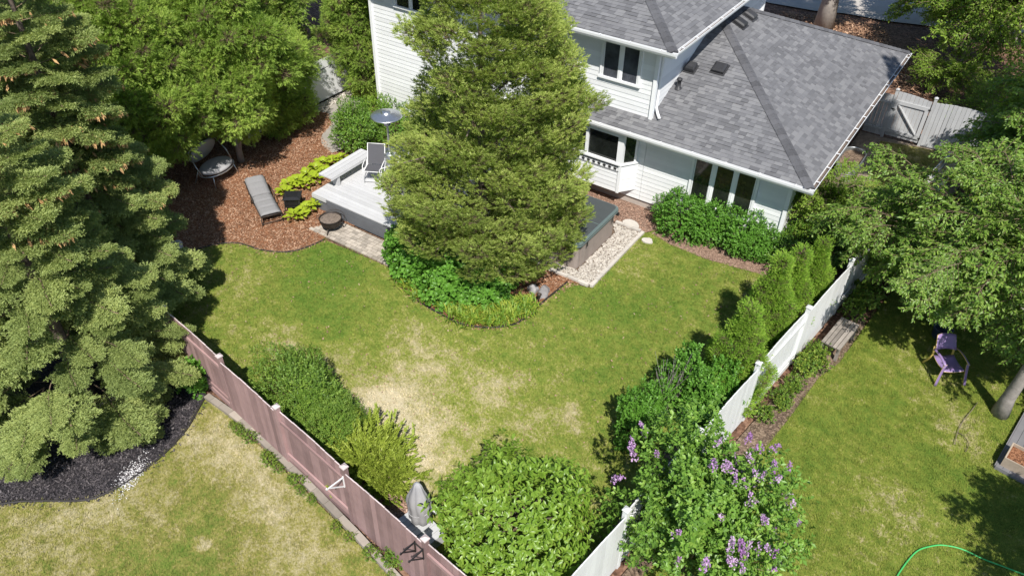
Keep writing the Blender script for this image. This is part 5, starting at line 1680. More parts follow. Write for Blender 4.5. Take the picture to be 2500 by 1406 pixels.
CLM = [clump_mesh(i, mat_=L['lily']) for i in range(3)] + [clump_mesh(9, 60, .24, .06, L['weed'])]
lp = [(1000, 705), (1018, 722), (1040, 735), (1062, 740), (985, 690), (1120, 765), (1140, 755), (1150, 778), (1170, 768), (1185, 780), (1200, 762), (1210, 785), (1230, 770), (1245, 782), (1262, 765), (1275, 750), (1290, 742), (1290, 760), (1165, 750), (1222, 752), (1180, 756), (1250, 748), (1100, 752), (1195, 792), (1135, 785), (1240, 762), (1272, 770), (1158, 790), (1155, 766), (1225, 788), (1205, 748), (1110, 775), (1086, 748)]
for i, (x, y) in enumerate(lp):
    c = G(x, y)
    left = x < 1080
    o = link('lily_clump', CLM[3] if (left and i % 2) else CLM[i % 3], None, (c.x, c.y, .012), (0, 0, random.uniform(0, 6)), (1, 1, random.uniform(.8, 1.1)))
    tag(o, 'low leafy clump at the left edge of the pine bed' if left else 'yellowing strappy lily clump at the front of the pine bed', 'lily', 'low clumps at the left of the pine bed' if left else 'yellowing lilies before the pine')
# plants in the bed along the white fence
bb_ = bush_mesh('berry_plant', L['weed'], (.34, .32, .34), 260, .075, .055, 51, .3, 3.5, per=4, sprig=.1)
for i, (x, y, s, lab) in enumerate(((1862, 1020, .8, 'first small leafy plant beside the lilac'), (1905, 980, .9, 'leafy plant halfway along the soil strip'), (1905, 995, .7, 'low plant beside the soil strip plant with reddish earth'), (1960, 910, 1.1, 'leafy plant clump below the bench'), (1985, 895, 1.1, 'leafy plant clump right below the wooden bench'), (1990, 870, .9, 'leafy plant at the bench leg'), (2105, 745, 1.5, 'shaded leafy plant behind the wooden bench'), (2080, 770, 1.1, 'shaded leafy plant touching the far bench end'), (1935, 950, .8, 'leafy plant between soil strip and bench plants'))):
    c = G(x, y); bush('berry_plant', lab + ' along the white fence', 'plant', c, bb_, random.uniform(0, 6), (s * .72, s * .72, s * .8), stem_h=.2)
# weeds along the maroon fence foot
wd_ = bush_mesh('weed_clump', L['weed'], (.22, .13, .16), 120, .05, .03, 61, .3, 4, per=4, sprig=.06)
for i in range(34):
    u = i / 33
    x = -12.0 + 7.2 * u + random.uniform(-.1, .1)
    yb = PF0.y + (x - PF0.x) * ux.y / ux.x
    if random.random() < .45: continue
    o = link('weed_clump', wd_, None, (x, yb - .28 + random.uniform(-.08, .06), 0), (0, 0, random.uniform(-.5, .5)), (random.uniform(.45, .85),) * 3)
    tag(o, 'low weeds between the maroon fence and the concrete curb', 'weeds', 'weeds along the maroon fence')
c = G(478, 945); bush('weed_shrub', 'bright green leafy weed at the spruce end of the maroon fence', 'plant', c, bush_mesh('weed_shrub', L['hedge'], (.3, .3, .4), 300, .09, .07, 63, .3, 3, per=5), 0)
c = G(968, 1370); bush('weed_shrub', 'green leafy weed against the maroon fence below the black bracket', 'plant', c, bb_, 0, (.6, .6, .7), stem_h=.2)

# bare twigs among the shrubs
dtw = Fol()
for k in range(26):
    a = random.uniform(0, 6.28); p = np.array([random.gauss(0, .1), random.gauss(0, .1), 0]); q = p + np.array([math.cos(a) * .35, math.sin(a) * .35, random.uniform(.9, 1.7)])
    dtw.twig([p, (p + q) / 2, (p + q) / 2], [(p + q) / 2, q, q + rng.normal(0, .2, 3)], .009, .004, 0)
c = G(1618, 1010)
o = link('dead_shrub', dtw.mesh('dead_twigs', [M['barkpale']]), None, c); tag(o, 'bare grey dead twigs between the upright shrubs', 'dead shrub')

# --- grass blades (uncountable)
def grass(name, poly_obj, mat_, density, h=.05):
    f = Fol()
    n_ = 14
    P = np.concatenate([rng.normal(0, .035, (n_, 2)), np.zeros((n_, 1))], 1)
    a = rng.uniform(0, 6.28, n_)
    D = np.stack([np.cos(a) * .6, np.sin(a) * .6, np.full(n_, .8)], 1)
    N = np.stack([-np.cos(a), -np.sin(a), np.full(n_, .7)], 1)
    f.lv(P, D, N, rng.uniform(.6, 1.2, n_) * h, np.full(n_, .008), .05)
    tm = f.mesh('grass_tuft', [mat_])
    src = bpy.data.objects.new(name + '_tuft', tm)      # instanced by the node group only
    ng = bpy.data.node_groups.new(name, 'GeometryNodeTree')
    ng.interface.new_socket('Geometry', in_out='INPUT', socket_type='NodeSocketGeometry')
    ng.interface.new_socket('Geometry', in_out='OUTPUT', socket_type='NodeSocketGeometry')
    gi = ng.nodes.new('NodeGroupInput'); go = ng.nodes.new('NodeGroupOutput')
    dp = ng.nodes.new('GeometryNodeDistributePointsOnFaces'); dp.inputs['Density'].default_value = density
    ip = ng.nodes.new('GeometryNodeInstanceOnPoints')
    oi = ng.nodes.new('GeometryNodeObjectInfo'); oi.inputs[0].default_value = src
    rv_ = ng.nodes.new('FunctionNodeRandomValue'); rv_.data_type = 'FLOAT_VECTOR'; rv_.inputs[0].default_value = (-.25, -.25, 0); rv_.inputs[1].default_value = (.25, .25, 6.28)
    rs_ = ng.nodes.new('FunctionNodeRandomValue'); rs_.data_type = 'FLOAT'; rs_.inputs[2].default_value = .6; rs_.inputs[3].default_value = 1.25
    K = ng.links.new
    K(gi.outputs[0], dp.inputs[0]); K(dp.outputs[0], ip.inputs[0]); K(oi.outputs['Geometry'], ip.inputs['Instance'])
    K(rv_.outputs[0], ip.inputs['Rotation']); K(rs_.outputs[1], ip.inputs['Scale']); K(ip.outputs[0], go.inputs[0])
    o = link(name, poly_obj.data.copy())
    o.data.materials.clear(); o.data.materials.append(mat_)
    md = o.modifiers.new('blades', 'NODES'); md.node_group = ng
    o["kind"] = 'stuff'
    return o


def tri_obj(o):
    import bmesh
    b = bmesh.new(); b.from_mesh(o.data); bmesh.ops.triangulate(b, faces=b.faces[:]); b.to_mesh(o.data); b.free()


for o in (lawn, lawn_l, lawn_r, sidegrass): tri_obj(o)
grass('grass', lawn, M['blade'], 330)
grass('grass', lawn_l, M['blade_l'], 300)
grass('grass', lawn_r, M['blade_r'], 300)
grass('grass', sidegrass, M['blade_l'], 200)

# ------------------------------------------------------------------ deck and furniture
DZ = 0.55
DX0, DX1, DY0, DY1 = -16.78, -11.0, 14.06, 20.05
deck = thing('deck', 'pale grey painted wooden deck with a dark grey skirt', 'deck', (DX0, DY0, 0))
n_ = int((DY1 - DY0) / .144)
for i in range(n_):
    slab('deck_board', M['deck'], deck, ((DX1 - DX0) / 2, .072 + i * .144, DZ - .018), (DX1 - DX0 + .02, .137, .035), (0, 0, 0))
for i, z_ in enumerate((.1, .26, .42)):
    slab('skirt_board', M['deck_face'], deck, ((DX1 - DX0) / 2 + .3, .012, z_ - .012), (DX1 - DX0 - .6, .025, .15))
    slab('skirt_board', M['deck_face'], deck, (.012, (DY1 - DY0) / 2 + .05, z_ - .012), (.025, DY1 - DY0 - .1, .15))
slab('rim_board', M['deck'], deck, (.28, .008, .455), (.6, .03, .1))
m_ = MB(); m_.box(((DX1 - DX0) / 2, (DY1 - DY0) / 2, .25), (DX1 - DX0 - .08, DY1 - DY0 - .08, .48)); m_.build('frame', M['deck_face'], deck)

bn = thing('deck_bench', 'pale grey plank bench along the left edge of the deck', 'bench', (-16.62, 15.5, DZ))
for k in range(3): slab('seat_plank', M['deck'], bn, (-.17 + k * .17, 0, .43), (.155, 1.95, .04))
for x_ in (-.25, .25): slab('seat_edge', M['deck'], bn, (x_ * 1.02, 0, .39), (.03, 1.9, .1))
for y_ in (-.62, .75): slab('support', M['deck'], bn, (.12, y_, .19), (.24, .10, .38))
for y_ in (-.62, .75): slab('cleat', M['deck'], bn, (0, y_, .36), (.46, .08, .06))


def sling_chair(label, pos, rz):
    t_ = thing('sling_chair', label, 'chair', pos, rz)
    # local: faces +X
    fr = MB()
    for s in (-.28, .28):
        fr.tube([(-.42, s, 1.05), (-.18, s, .42), (.30, s, .45), (.33, s, .42)], .014, 6)
        fr.tube([(-.26, s * 1.08, .62), (.0, s * 1.12, .66), (.28, s * 1.1, .64), (.33, s * 1.08, .6), (.30, s * 1.04, .0)], .014, 6)
        fr.tube([(-.26, s * 1.08, .62), (-.05, s * 1.04, .3), (-.32, s * 1.04, .0)], .014, 6)
    for (x_, z_) in ((-.42, 1.05), (-.18, .41), (.31, .44), (.29, .1), (-.26, .1)): fr.tube([(x_, -.29, z_), (x_, .29, z_)], .013, 6)
    fr.build('frame', M['whitemetal'], t_)
    b = MB(); b.add([(-.415, -.262, 1.03), (-.415, .262, 1.03), (-.19, .262, .44), (-.19, -.262, .44)], [(0, 1, 2, 3)]); b.add([(-.421, -.262, 1.024), (-.421, .262, 1.024), (-.196, .262, .434), (-.196, -.262, .434)], [(3, 2, 1, 0)])
    b.build('backrest', M['sling'], t_)
    b = MB(); b.add([(-.17, -.262, .432), (-.17, .262, .432), (.29, .262, .455), (.29, -.262, .455)], [(0, 3, 2, 1)]); b.add([(-.17, -.262, .426), (-.17, .262, .426), (.29, .262, .449), (.29, -.262, .449)], [(0, 1, 2, 3)])
    b.build('seat', M['sling'], t_)
    return t_


c = G(918, 437, DZ)
sling_chair('white framed chair with charcoal sling seat at the corner of the deck', (c.x, c.y, DZ), rad(-62))
c = G(962, 462, DZ)
sling_chair('white framed sling chair half hidden by the pine', (c.x, c.y, DZ), rad(-120))

# patio heater
c = G(943, 280, 2.66)
ht = thing('patio_heater', 'silver mushroom patio heater with a round reflector', 'patio heater', (c.x, c.y, DZ))
m_ = MB(); m_.lathe([(0, 0), (.23, 0), (.23, .06), (.2, .12), (.2, .72), (.17, .78), (.04, .8)], k=20); m_.build('base', M['steel'], ht)
m_ = MB(); m_.lathe([(.034, .78), (.034, 1.75)], k=12); m_.build('post', M['steel'], ht)
m_ = MB(); m_.lathe([(.05, 1.72), (.11, 1.76), (.12, 1.98), (.10, 2.02), (.03, 2.05)], k=20); m_.build('burner', M['galv'], ht)
m_ = MB(); m_.lathe([(.49, 2.055), (.495, 2.07), (.46, 2.085), (.3, 2.13), (.17, 2.165), (.16, 2.17), (.155, 2.205), (.12, 2.225), (0, 2.23)], k=48); m_.lathe([(.49, 2.054), (.3, 2.115), (.12, 2.15), (0, 2.16)], k=48); m_.build('reflector', M['steel'], ht)

# chaise
fo = G(668, 549); hd = G(614, 447)
dv = (hd - fo); rz_ = math.atan2(dv.y, dv.x)
ch = thing('chaise_lounge', 'grey cushioned chaise lounge with a dark frame on the red mulch', 'lounge chair', (fo.x, fo.y, 0), rz_)
ms = MB()
Lc = 2.0
for s in (-.31, .31):
    ms.tube([(.04, s, .33), (1.2, s, .33), (1.30, s, .33), (1.92, s, .58)], .018, 6)
    ms.tube([(.1, s, .33), (.02, s * 1.03, 0)], .018, 6)
    ms.tube([(1.25, s, .33), (1.45, s * 1.03, 0)], .018, 6)
    ms.tube([(.85, s * 1.06, .33), (.9, s * 1.12, .53), (1.25, s * 1.12, .56), (1.4, s * 1.08, .40)], .016, 6)
for (x_, z_) in ((.04, .33), (.035, .1), (1.25, .33), (1.92, .58), (1.42, .06), (.16, .33)): ms.tube([(x_, -.31, z_), (x_, .31, z_)], .017, 6)
ms.build('frame', M['rust'], ch)


def cushion_strip(pts, w, th, tufts, name, par, mat_):
    """padded strip following pts (x,z), pinched at the seams"""
    m_ = MB(); V = []; n0 = len(pts); cols = 7
    for i, (x_, z_) in enumerate(pts):
        u = i / (n0 - 1)
        pin = min(abs(u - q) for q in tufts) if tufts else 1
        puff = th * (1 - .42 * math.exp(-(pin / .022) ** 2))
        for j in range(cols):
            v = j / (cols - 1) * 2 - 1
            e = (1 - abs(v) ** 5) ** .5 if abs(v) < 1 else 0
            V.append((x_, v * w / 2, z_ + puff * (.25 + .75 * e) + .006 * math.sin(j * 2.7 + i)))
    k0 = len(V)
    for (x_, z_) in pts:
        for j in range(cols): V.append((x_, (j / (cols - 1) * 2 - 1) * w / 2, z_))
    F = []
    for i in range(n0 - 1):
        for j in range(cols - 1):
            a = i * cols + j
            F.append((a, a + cols, a + cols + 1, a + 1)); F.append((k0 + a, k0 + a + 1, k0 + a + cols + 1, k0 + a + cols))
        a = i * cols; F.append((a, k0 + a, k0 + a + cols, a + cols)); a = i * cols + cols - 1; F.append((a, a + cols, k0 + a + cols, k0 + a))
    for j in range(cols - 1):
        F.append((j, j + 1, k0 + j + 1, k0 + j)); a = (n0 - 1) * cols + j; F.append((a, k0 + a, k0 + a + 1, a + 1))
    m_.add(V, F, 0, 0, True)
    return m_.build(name, mat_, par)


cushion_strip([(.08 + 1.15 * i / 24, .35) for i in range(25)], .60, .075, [.0, .33, .66, 1.0], 'seat_cushion', ch, M['cushion'])
cushion_strip([(1.24 + .72 * i / 20, .36 + .27 * i / 20) for i in range(21)], .60, .075, [.0, .33, .66, 1.0], 'back_cushion', ch, M['cushion'])

# square fire table
c = G(720, 512)
ft = thing('fire_table', 'square black fire table with pierced sides and splayed feet', 'fire pit', (c.x, c.y, 0), rad(38))
m_ = MB(); m_.box((0, 0, .52), (.54, .54, .02)); m_.add([(-.27, -.27, .531), (.27, -.27, .531), (.27, .27, .531), (-.27, .27, .531), (-.17, -.17, .575), (.17, -.17, .575), (.17, .17, .575), (-.17, .17, .575)], [(0, 1, 5, 4), (1, 2, 6, 5), (2, 3, 7, 6), (3, 0, 4, 7), (4, 5, 6, 7)]); m_.build('lid', M['blackmesh'], ft)
m_ = MB()
for s in (-1, 1):
    for k in range(9):
        v = -.2 + k * .05
        for (p, q) in (((v - .02, s * .235, .26), (v + .02, s * .235, .5)), ((v + .02, s * .236, .26), (v - .02, s * .236, .5))):
            m_.bar(p, q, .008); m_.bar((p[1], p[0], p[2]), (q[1], q[0], q[2]), .008)
for z_ in (.25, .505):
    for s in (-1, 1): m_.bar((-.24, s * .237, z_), (.24, s * .237, z_), .02); m_.bar((s * .237, -.24, z_), (s * .237, .24, z_), .02)
m_.box((0, 0, .255), (.46, .46, .012)); m_.box((0, 0, .38), (.40, .40, .2)); m_.build('mesh_body', M['black'], ft)
for sx, sy in ((1, 1), (1, -1), (-1, 1), (-1, -1)):
    m_ = MB(); m_.tube([(sx * .225, sy * .225, .52), (sx * .225, sy * .225, .25), (sx * .25, sy * .25, .1), (sx * .31, sy * .31, 0)], .016, 6); m_.build('leg', M['black'], ft)

# round fire bowl
c = G(811, 562)
fb_ = thing('fire_bowl', 'round black fire bowl with hoop handles full of ash on the paver patio', 'fire pit', (c.x, c.y, .025))
m_ = MB(); m_.lathe([(.05, .13), (.2, .15), (.30, .23), (.335, .36), (.335, .42), (.35, .425), (.35, .435), (.32, .435), (.32, .36)], k=28); m_.build('bowl', M['rust'], fb_)
m_ = MB(); m_.lathe([(.325, .385), (.25, .40), (.15, .39), (.07, .42), (0, .41)], k=20, wob=lambda a, z: 1 + .02 * math.sin(a * 5)); m_.build('ash', M['ash'], fb_)
for k in range(3):
    a = k * 2.094 + .9
    m_ = MB(); m_.tube([(math.cos(a) * .24, math.sin(a) * .24, .2), (math.cos(a) * .32, math.sin(a) * .32, .12), (math.cos(a) * .38, math.sin(a) * .38, 0)], .018, 6); m_.build('leg', M['rust'], fb_)
for s, a in ((1, .3), (-1, .3)):
    m_ = MB(); cx_, cy_ = math.cos(a) * s, math.sin(a) * s; tx, ty = -cy_, cx_
    m_.tube([(cx_ * .335 + tx * .1, cy_ * .335 + ty * .1, .37), (cx_ * .42 + tx * .08, cy_ * .42 + ty * .08, .40), (cx_ * .44, cy_ * .44, .41), (cx_ * .42 - tx * .08, cy_ * .42 - ty * .08, .40), (cx_ * .335 - tx * .1, cy_ * .335 - ty * .1, .37)], .010, 6)
    m_.build('handle', M['rust'], fb_)
m_ = MB(); m_.tube([(math.cos(k / 14 * math.pi) * .38, .12 + math.sin(k / 14 * math.pi) * .30, .40 + .06 * math.sin(k / 14 * math.pi)) for k in range(15)], .008, 5); m_.build('hoop', M['rust'], fb_)

# cushioned swing seat
c = G(533, 436)
sw = thing('swing_seat', 'cushioned grey garden seat with a curved tube frame under the cedars', 'garden seat', (c.x, c.y, 0), rad(8))
sw.scale = (.92, .86, 1.0)
m_ = MB()
m_.tube([(.52 * math.cos(a) * .9 + .05, .78 * math.sin(a), .42) for a in [k / 20 * 2 * math.pi for k in range(20)]], .022, 7, True)
for s in (-1, 1):
    m_.tube([(.1, s * .78, .42), (-.1, s * .8, .75), (-.42, s * .70, 1.15)], .02, 6)
    m_.tube([(.35, s * .55, .42), (.45, s * .65, 0)], .02, 6); m_.tube([(-.35, s * .55, .42), (-.5, s * .65, 0)], .02, 6)
m_.tube([(-.42, -.70, 1.15), (-.50, -.3, 1.25), (-.50, .3, 1.25), (-.42, .70, 1.15)], .02, 6)
m_.build('frame', M['steel'], sw)
m_ = MB(); m_.lathe([(0, 0), (.42, .01), (.47, .05), (.48, .09), (.44, .135), (.36, .15), (0, .155)], (.05, 0, .43), 32, fx=.98, fy=1.5, wob=lambda a, z: 1 + .012 * math.sin(a * 11)); m_.build('seat_cushion', M['tarp'], sw)
Mb = Matrix.Rotation(rad(-62), 3, 'Y')
b = MB(); b.lathe([(0, 0), (.40, .01), (.45, .05), (.44, .10), (.36, .13), (0, .14)], (0, 0, 0), 32, fx=1.0, fy=1.5)
m_ = MB(); m_.add([Mb @ Vector(v) + Vector((-.40, 0, .92)) for v in b.v], b.f, 0, 0, True); m_.build('back_cushion', M['tarp'], sw)

# hot tub
tx0, tx1, ty0, ty1 = -10.45, -8.28, 16.02, 18.42
tub = thing('hot_tub', 'taupe hot tub with a slate grey padded cover beside the pebble pad', 'hot tub', ((tx0 + tx1) / 2, (ty0 + ty1) / 2, 0))
hx, hy = (tx1 - tx0) / 2, (ty1 - ty0) / 2


def rrect(hx_, hy_, r, k=4):
    return [(sx * (hx_ - r) + r * math.cos(a0 + j / k * math.pi / 2), sy * (hy_ - r) + r * math.sin(a0 + j / k * math.pi / 2)) for sx, sy, a0 in ((1, 1, 0), (-1, 1, math.pi / 2), (-1, -1, math.pi), (1, -1, 1.5 * math.pi)) for j in range(k + 1)]


m_ = MB(); m_.prism(rrect(hx - .06, hy - .06, .12), .03, .82); m_.build('core', M['tubside'], tub)
for s in (-1, 1):
    for k in range(8):
        slab('cabinet_panel', M['tubside'], tub, (s * (hx - .048), -hy + .26 + (2 * hy - .52) * (k + .5) / 8, .42), (.024, (2 * hy - .52) / 8 - .006, .78))
        slab('cabinet_panel', M['tubside'], tub, (-hx + .26 + (2 * hx - .52) * (k + .5) / 8, s * (hy - .048), .42), ((2 * hx - .52) / 8 - .006, .024, .78))
m_ = MB(); m_.prism(rrect(hx + .01, hy + .01, .16), .80, .86); m_.build('lip', M['black'], tub)
cv = MB(); R0 = rrect(hx + .03, hy + .03, .2); R1 = rrect(hx + .04, hy + .04, .2); R2 = rrect(hx - .03, hy - .03, .16)
n1 = len(R0)
V = [(x, y, .855) for x, y in R0] + [(x, y, .94) for x, y in R1] + [(x, y, .975) for x, y in R2]
F = [(l * n1 + i, l * n1 + (i + 1) % n1, (l + 1) * n1 + (i + 1) % n1, (l + 1) * n1 + i) for l in range(2) for i in range(n1)]
cv.add(V, F, 0, 1); cv.add([(x, y, .976) for x, y in R2], [tuple(range(n1))], 0, 0)
cvo = cv.build('cover', [M['tubcover'], M['tubrim']], tub)
slab('fold_seam', M['tubrim'], cvo, (0, 0, .978), (2 * hx - .1, .03, .012))
m_ = MB(); m_.prism(rrect(hx + .045, hy + .045, .2), .85, .872); m_.build('skirt', M['tubrim'], cvo)
for (x_, y_) in ((hx + .045, -.75), (hx + .045, .75)): slab('strap', M['black'], cvo, (x_, y_, .77), (.01, .05, .2))
m_ = MB(); m_.box((hx - .3, -hy - .03, .72), (.32, .05, .07)); m_.box((hx - .16, -hy - .06, .70), (.06, .04, .1)); m_.build('cover_lifter', M['black'], tub)
m_ = MB(); m_.box((hx + .03, hy - .12, .78), (.09, .07, .09)); m_.build('cover_clip', M['black'], tub)


# rocks
def rock(label, px, py, s, seed, mat_='rock'):
    c = G(px, py)
    r_ = np.random.default_rng(seed)
    import bmesh
    bm_ = bmesh.new(); bmesh.ops.create_icosphere(bm_, subdivisions=3, radius=1)
    for v in bm_.verts:
        d = np.array(v.co)
        k = 1 + .16 * math.sin(d @ r_.normal(0, 1, 3) * 0 + d[0] * 3.1 + seed) + .12 * math.sin(d[1] * 4.3 + seed * 2) + .10 * math.sin(d[2] * 5 + d[0] * 4 + seed)
        v.co = Vector((d[0] * k * s[0], d[1] * k * s[1], max(-.2, d[2] * k) * s[2]))
    me = bpy.data.meshes.new('rock_mesh'); bm_.to_mesh(me); bm_.free(); me.materials.append(M[mat_])
    o = link('boulder', me, None, (c.x, c.y, .04), (0, 0, seed))
    return tag(o, label, 'rock')


rock('rounded pale boulder beside the pine shade, left of the garden light', 1300, 712, (.16, .14, .22), 3)
rock('flat pale boulder right of the rounded one at the pine bed edge', 1327, 716, (.24, .15, .15), 5)
rock('grey rock half hidden under the spruce boughs', 432, 605, (.22, .18, .18), 8)
c = G(1315, 742)
gl = thing('garden_light', 'small dark garden light on a stake beside the boulders', 'garden light', c)
m_ = MB(); m_.tube([(0, 0, 0), (0, 0, .26)], .012, 6); m_.build('stake', M['rust'], gl)
m_ = MB(); m_.lathe([(.03, .24), (.05, .26), (.05, .33), (.075, .34), (.02, .39), (0, .39)], k=12); m_.build('head', M['rust'], gl)

# covered fountain on a grey plank stand, bottom centre
cs = Vector((-6.56, 6.86, 0))
cvd = thing('covered_fountain', 'narrow garden ornament wrapped in a pale grey tarp by the maroon fence', 'covered ornament', (cs.x, cs.y, .36))
fold = lambda a, z: 1 + .07 * math.sin(a * 7 + z * 3) + .05 * math.sin(a * 3 - z * 5) + .03 * math.sin(a * 13 + z * 7)
m_ = MB(); m_.lathe([(.19, .0), (.245, .06), (.235, .2), (.24, .42), (.25, .55), (.215, .70), (.16, .85), (.11, .98), (.09, 1.06), (.065, 1.12), (.02, 1.15), (0, 1.15)], k=56, wob=fold, fx=1.05, fy=.8); m_.build('tarp', M['tarp'], cvd)
m_ = MB(); m_.tube([(.245 * 1.05 * math.cos(a), .245 * .8 * math.sin(a), .35 + .12 * math.sin(a + 1)) for a in [k / 30 * 6.283 for k in range(30)]], .012, 5, True); m_.build('tie_cord', M['tarp'], cvd)
for i, (x_, y_, h_, lab) in enumerate(((-6.30, 6.74, .30, 'pale grey plank box step at the foot of the covered ornament'), (-6.62, 6.70, .34, 'grey plank stand under the covered ornament, shaded by the fence'))):
    st = thing('plank_stand', lab, 'plank box', (x_, y_, 0), rad(-12))
    for k in range(4): slab('top_plank', M['greywood'], st, (-.21 + k * .14, 0, h_), (.132, .46, .03))
    for s in (-1, 1): slab('side_plank', M['greywood'], st, (0, s * .215, h_ / 2), (.54, .025, h_ - .035)); slab('end_plank', M['greywood'], st, (s * .262, 0, h_ / 2), (.025, .40, h_ - .035))
c = G(1061, 1254)
bx = thing('white_lantern', 'small white box lamp on the mulch beside the bright tree', 'lamp', c, .5)
m_ = MB(); m_.box((0, 0, .11), (.11, .09, .12)); m_.build('housing', M['trim'], bx)
m_ = MB(); m_.box((0, 0, .025), (.05, .05, .05)); m_.build('foot', M['black'], bx)


# brackets on the maroon fence
def bracket(label, s_, mat_, z, two=False, out=.36):
    dirv = Vector((ux.x, ux.y, 0)); nv = Vector((ux.y, -ux.x, 0))
    p = Vector((*PF0, 0)) + dirv * s_ + nv * .055
    t_ = thing('hanging_bracket', label, 'bracket', (p.x, p.y, z), math.atan2(nv.y, nv.x))
    for k, o_ in enumerate((-.11, .11) if two else (0,)):
        m_ = MB()
        m_.bar((.006, o_, -.30), (.006, o_, .04), .03, .012, up=(0, 1, 0)); m_.bar((0, o_, 0), (out, o_, .0), .022)
        m_.bar((.01, o_, -.27), (out * .92, o_, -.012), .02)
        m_.tube([(out, o_, .0), (out + .035, o_, -.02), (out + .045, o_, .02), (out + .02, o_, .04)], .012, 6)
        m_.build('arm', mat_, t_)
    if two:
        m_ = MB(); m_.bar((.01, -.11, .0), (.01, .11, .0), .02); m_.build('tie_bar', mat_, t_)
    return t_


bracket('white triangular bracket on the maroon fence post', pposts[3] + .0, M['whitemetal'], 1.52)
bracket('black double bracket on the maroon fence below the covered ornament', pposts[4] - .12, M['black'], 1.50, True, .30)

# weathered bench by the white fence
wb = thing('wooden_bench', 'weathered slatted wooden bench against the white fence', 'bench', (-1.18, 17.25, 0), math.atan2(wx.y, wx.x))
for k in range(5): slab('seat_slat', M['oldwood'], wb, (0, -.2 + k * .1, .44), (1.25, .085, .03))
for x_ in (-.58, .58): slab('end_board', M['oldwood'], wb, (x_, 0, .41), (.05, .46, .03))
slab('apron', M['oldwood'], wb, (0, -.215, .37), (1.2, .03, .09)); slab('apron', M['oldwood'], wb, (0, .215, .37), (1.2, .03, .09))
for sx in (-1, 1):
    for sy in (-1, 1): slab('leg', M['oldwood'], wb, (sx * .53, sy * .2, .2), (.08, .07, .41))

# purple and yellow plastic chair
c = G(2300, 915)
pc = thing('plastic_armchair', 'purple moulded plastic armchair with faded yellow edges on the side lawn', 'chair', c, math.atan2(-.80, .60))


def curved_panel(nm, rows, mat_, edge_mat, th=.02):
    m_ = MB(); nr, nc = len(rows), len(rows[0])
    V = [Vector(p) for r in rows for p in r]
    m_.add(V, [(i * nc + j, i * nc + j + 1, (i + 1) * nc + j + 1, (i + 1) * nc + j) for i in range(nr - 1) for j in range(nc - 1)], 0, 0, True)
    o = m_.build(nm, [mat_, edge_mat], pc)
    sm = o.modifiers.new('thickness', 'SOLIDIFY'); sm.thickness = th; sm.offset = 0; sm.material_offset = 0; sm.material_offset_rim = 1
    return o


curved_panel('seat', [[(.30 - .56 * u, -.26 + .52 * v, .42 - .05 * math.sin(u * 3) + .03 * (2 * v - 1) ** 2 - (.03 if u == 0 else 0)) for v in [j / 6 for j in range(7)]] for u in [i / 6 for i in range(7)]], M['purple'], M['yellow'])
curved_panel('backrest', [[(-.26 - .20 * u - .07 * (1 - (2 * v - 1) ** 2), (-.27 + .54 * v) * (1 - .12 * u), .60 + .34 * u) for v in [j / 6 for j in range(7)]] for u in [i / 5 for i in range(6)]], M['purple'], M['yellow'])
for s in (-1, 1):
    curved_panel('arm', [[(.30 - .58 * u, s * (.27 + .05 * v), .64 + .04 * math.sin(u * 3.1) - .02 * v) for v in (0, .5, 1)] for u in [i / 6 for i in range(7)]], M['purple'], M['yellow'])
    curved_panel('side_post', [[(-.30 - .05 * v, s * (.28 - .05 * w_), .42 + .25 * v) for w_ in (0, .5, 1)] for v in (0, .5, 1)], M['yellow'], M['yellow'])
    curved_panel('front_leg', [[(.28 + .10 * (1 - v) ** 1.5, s * (.24 + .07 * w_ + .10 * (1 - v)), .64 * v) for w_ in (0, .5, 1)] for v in [i / 6 for i in range(7)]], M['purple'], M['yellow'])
    curved_panel('rear_leg', [[(-.28 - .14 * (1 - v) ** 1.5 - .05 * w_, s * (.25 + .06 * (1 - v)), .44 * v) for w_ in (0, .5, 1)] for v in [i / 5 for i in range(6)]], M['yellow'], M['yellow'])

# dark tub thing behind the chair
c = G(2293, 822)
m_ = MB(); m_.lathe([(.16, 0), (.20, .02), (.23, .30), (.25, .31), (.25, .33), (.215, .32), (.19, .06), (0, .05)], k=24)
o = m_.build('bucket', plain('navy_plastic', (.03, .05, .10), .4)); o.location = c; tag(o, 'dark blue round bucket in the tree shade behind the purple chair', 'bucket')

# green hose, dark cord
hp_ = smooth_poly(gp((2182, 1425), (2190, 1406), (2215, 1370), (2240, 1345), (2270, 1335), (2300, 1332), (2345, 1341), (2400, 1366), (2450, 1385), (2520, 1412)), 6)
m_ = MB(); m_.tube([(p.x, p.y, .03) for p in hp_], .016, 7); tag(m_.build('garden_hose', M['hose']), 'bright green garden hose lying across the side lawn', 'hose')
for pts, lab in ((((2328, 1088), (2337, 1055), (2350, 1030), (2370, 1005), (2385, 985)), 'thin dark fallen stick lying on the side lawn'), (((2335, 1058), (2352, 1068), (2362, 1088), (2355, 1106)), 'thin curved twig beside the fallen stick')):
    m_ = MB(); m_.tube([(p.x, p.y, .05) for p in smooth_poly(gp(*pts), 5)], .008, 5); tag(m_.build('fallen_stick', M['bark']), lab, 'stick')

# galvanised stock tank by the house wall
tk = thing('stock_tank', 'galvanised ribbed oval stock tank used as a planter against the house wall', 'stock tank', (-3.45, 26.35, 0))
hx_, hy_ = .36, .78
m_ = MB(); ol = rrect(1, 1, .999, 6)


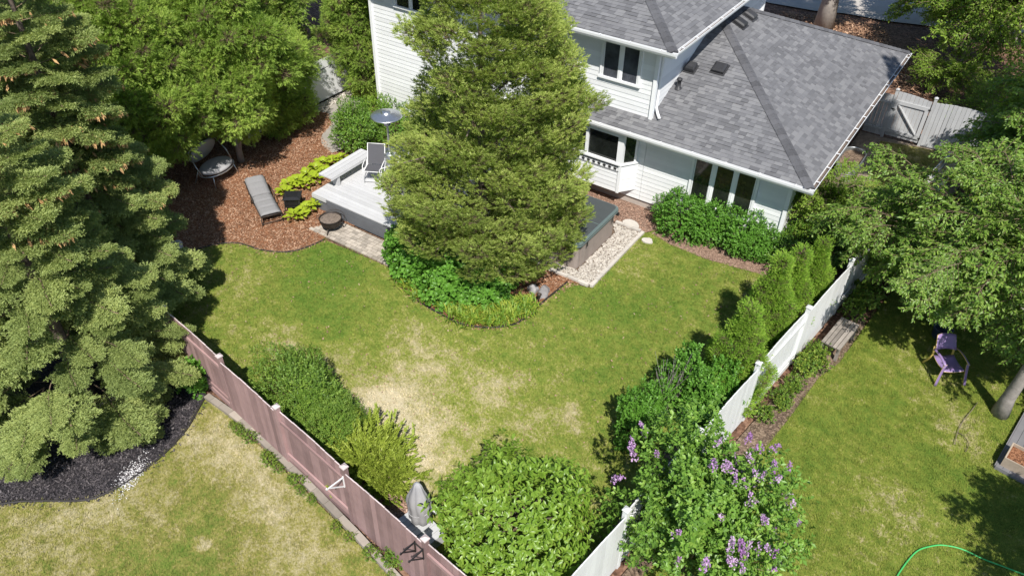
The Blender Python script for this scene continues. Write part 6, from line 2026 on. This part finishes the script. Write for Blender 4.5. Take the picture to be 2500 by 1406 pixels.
def stad(r):
    k = []
    for j in range(25): a = j / 24 * math.pi; k.append((math.cos(a) * r, (hy_ - hx_) + math.sin(a) * r))
    for j in range(25): a = math.pi + j / 24 * math.pi; k.append((math.cos(a) * r, -(hy_ - hx_) + math.sin(a) * r))
    return k


zs_ = [0.0] + [(.02 + .56 * i / 28) for i in range(29)] + [.60, .60, .56]
rs_ = [hx_] + [hx_ + .012 * math.sin(i / 28 * math.pi * 14) for i in range(29)] + [hx_ + .02, hx_ - .015, hx_ - .02]
V = []; 
for z_, r_ in zip(zs_, rs_): V += [(x, y, z_) for x, y in stad(r_)]
V += [(x, y, .46) for x, y in stad(hx_ - .02)]
k_ = 50; nr = len(zs_) + 1
m_.add(V, [(i * k_ + j, i * k_ + (j + 1) % k_, (i + 1) * k_ + (j + 1) % k_, (i + 1) * k_ + j) for i in range(nr - 1) for j in range(k_)], 0, 0, True)
m_.build('tank', M['galv'], tk)
m_ = MB(); m_.add([(x, y, .47) for x, y in stad(hx_ - .022)], [tuple(range(50))]); m_.build('soil', M['soil'], tk)

# platform with a wooden sand box at the right edge
pf = thing('grey_platform', 'dark grey plank platform in the tree shade at the right edge', 'platform', G(2427, 1142), math.atan2(17.35 - 15.22, 3.2 - 2.87) - math.pi / 2)
for k in range(12): slab('plank', M['decking_dark'], pf, (.07 + k * .142, 1.4, .085), (.135, 2.8, .03))
slab('edge_board', M['decking_dark'], pf, (-.015, 1.4, .045), (.025, 2.8, .11)); slab('edge_board', M['decking_dark'], pf, (.85, -.015, .045), (1.7, .025, .11))
p0_ = G(2452, 1118, .34)
sb_ = thing('planter_box', 'bleached wooden planter box of dry soil standing on the grey platform', 'planter', (p0_.x, p0_.y, .1), pf.rotation_euler.z)
for (x_, y_, sx_, sy_) in ((.5, .02, 1.0, .03), (.5, .58, 1.0, .03), (.015, .30, .03, .53), (.985, .30, .03, .53)): slab('side_board', M['planterwood'], sb_, (x_, y_, .13), (sx_, sy_, .26))
m_ = MB(); m_.box((.5, .30, .10), (.93, .52, .18)); m_.build('soil', M['mulch'], sb_)
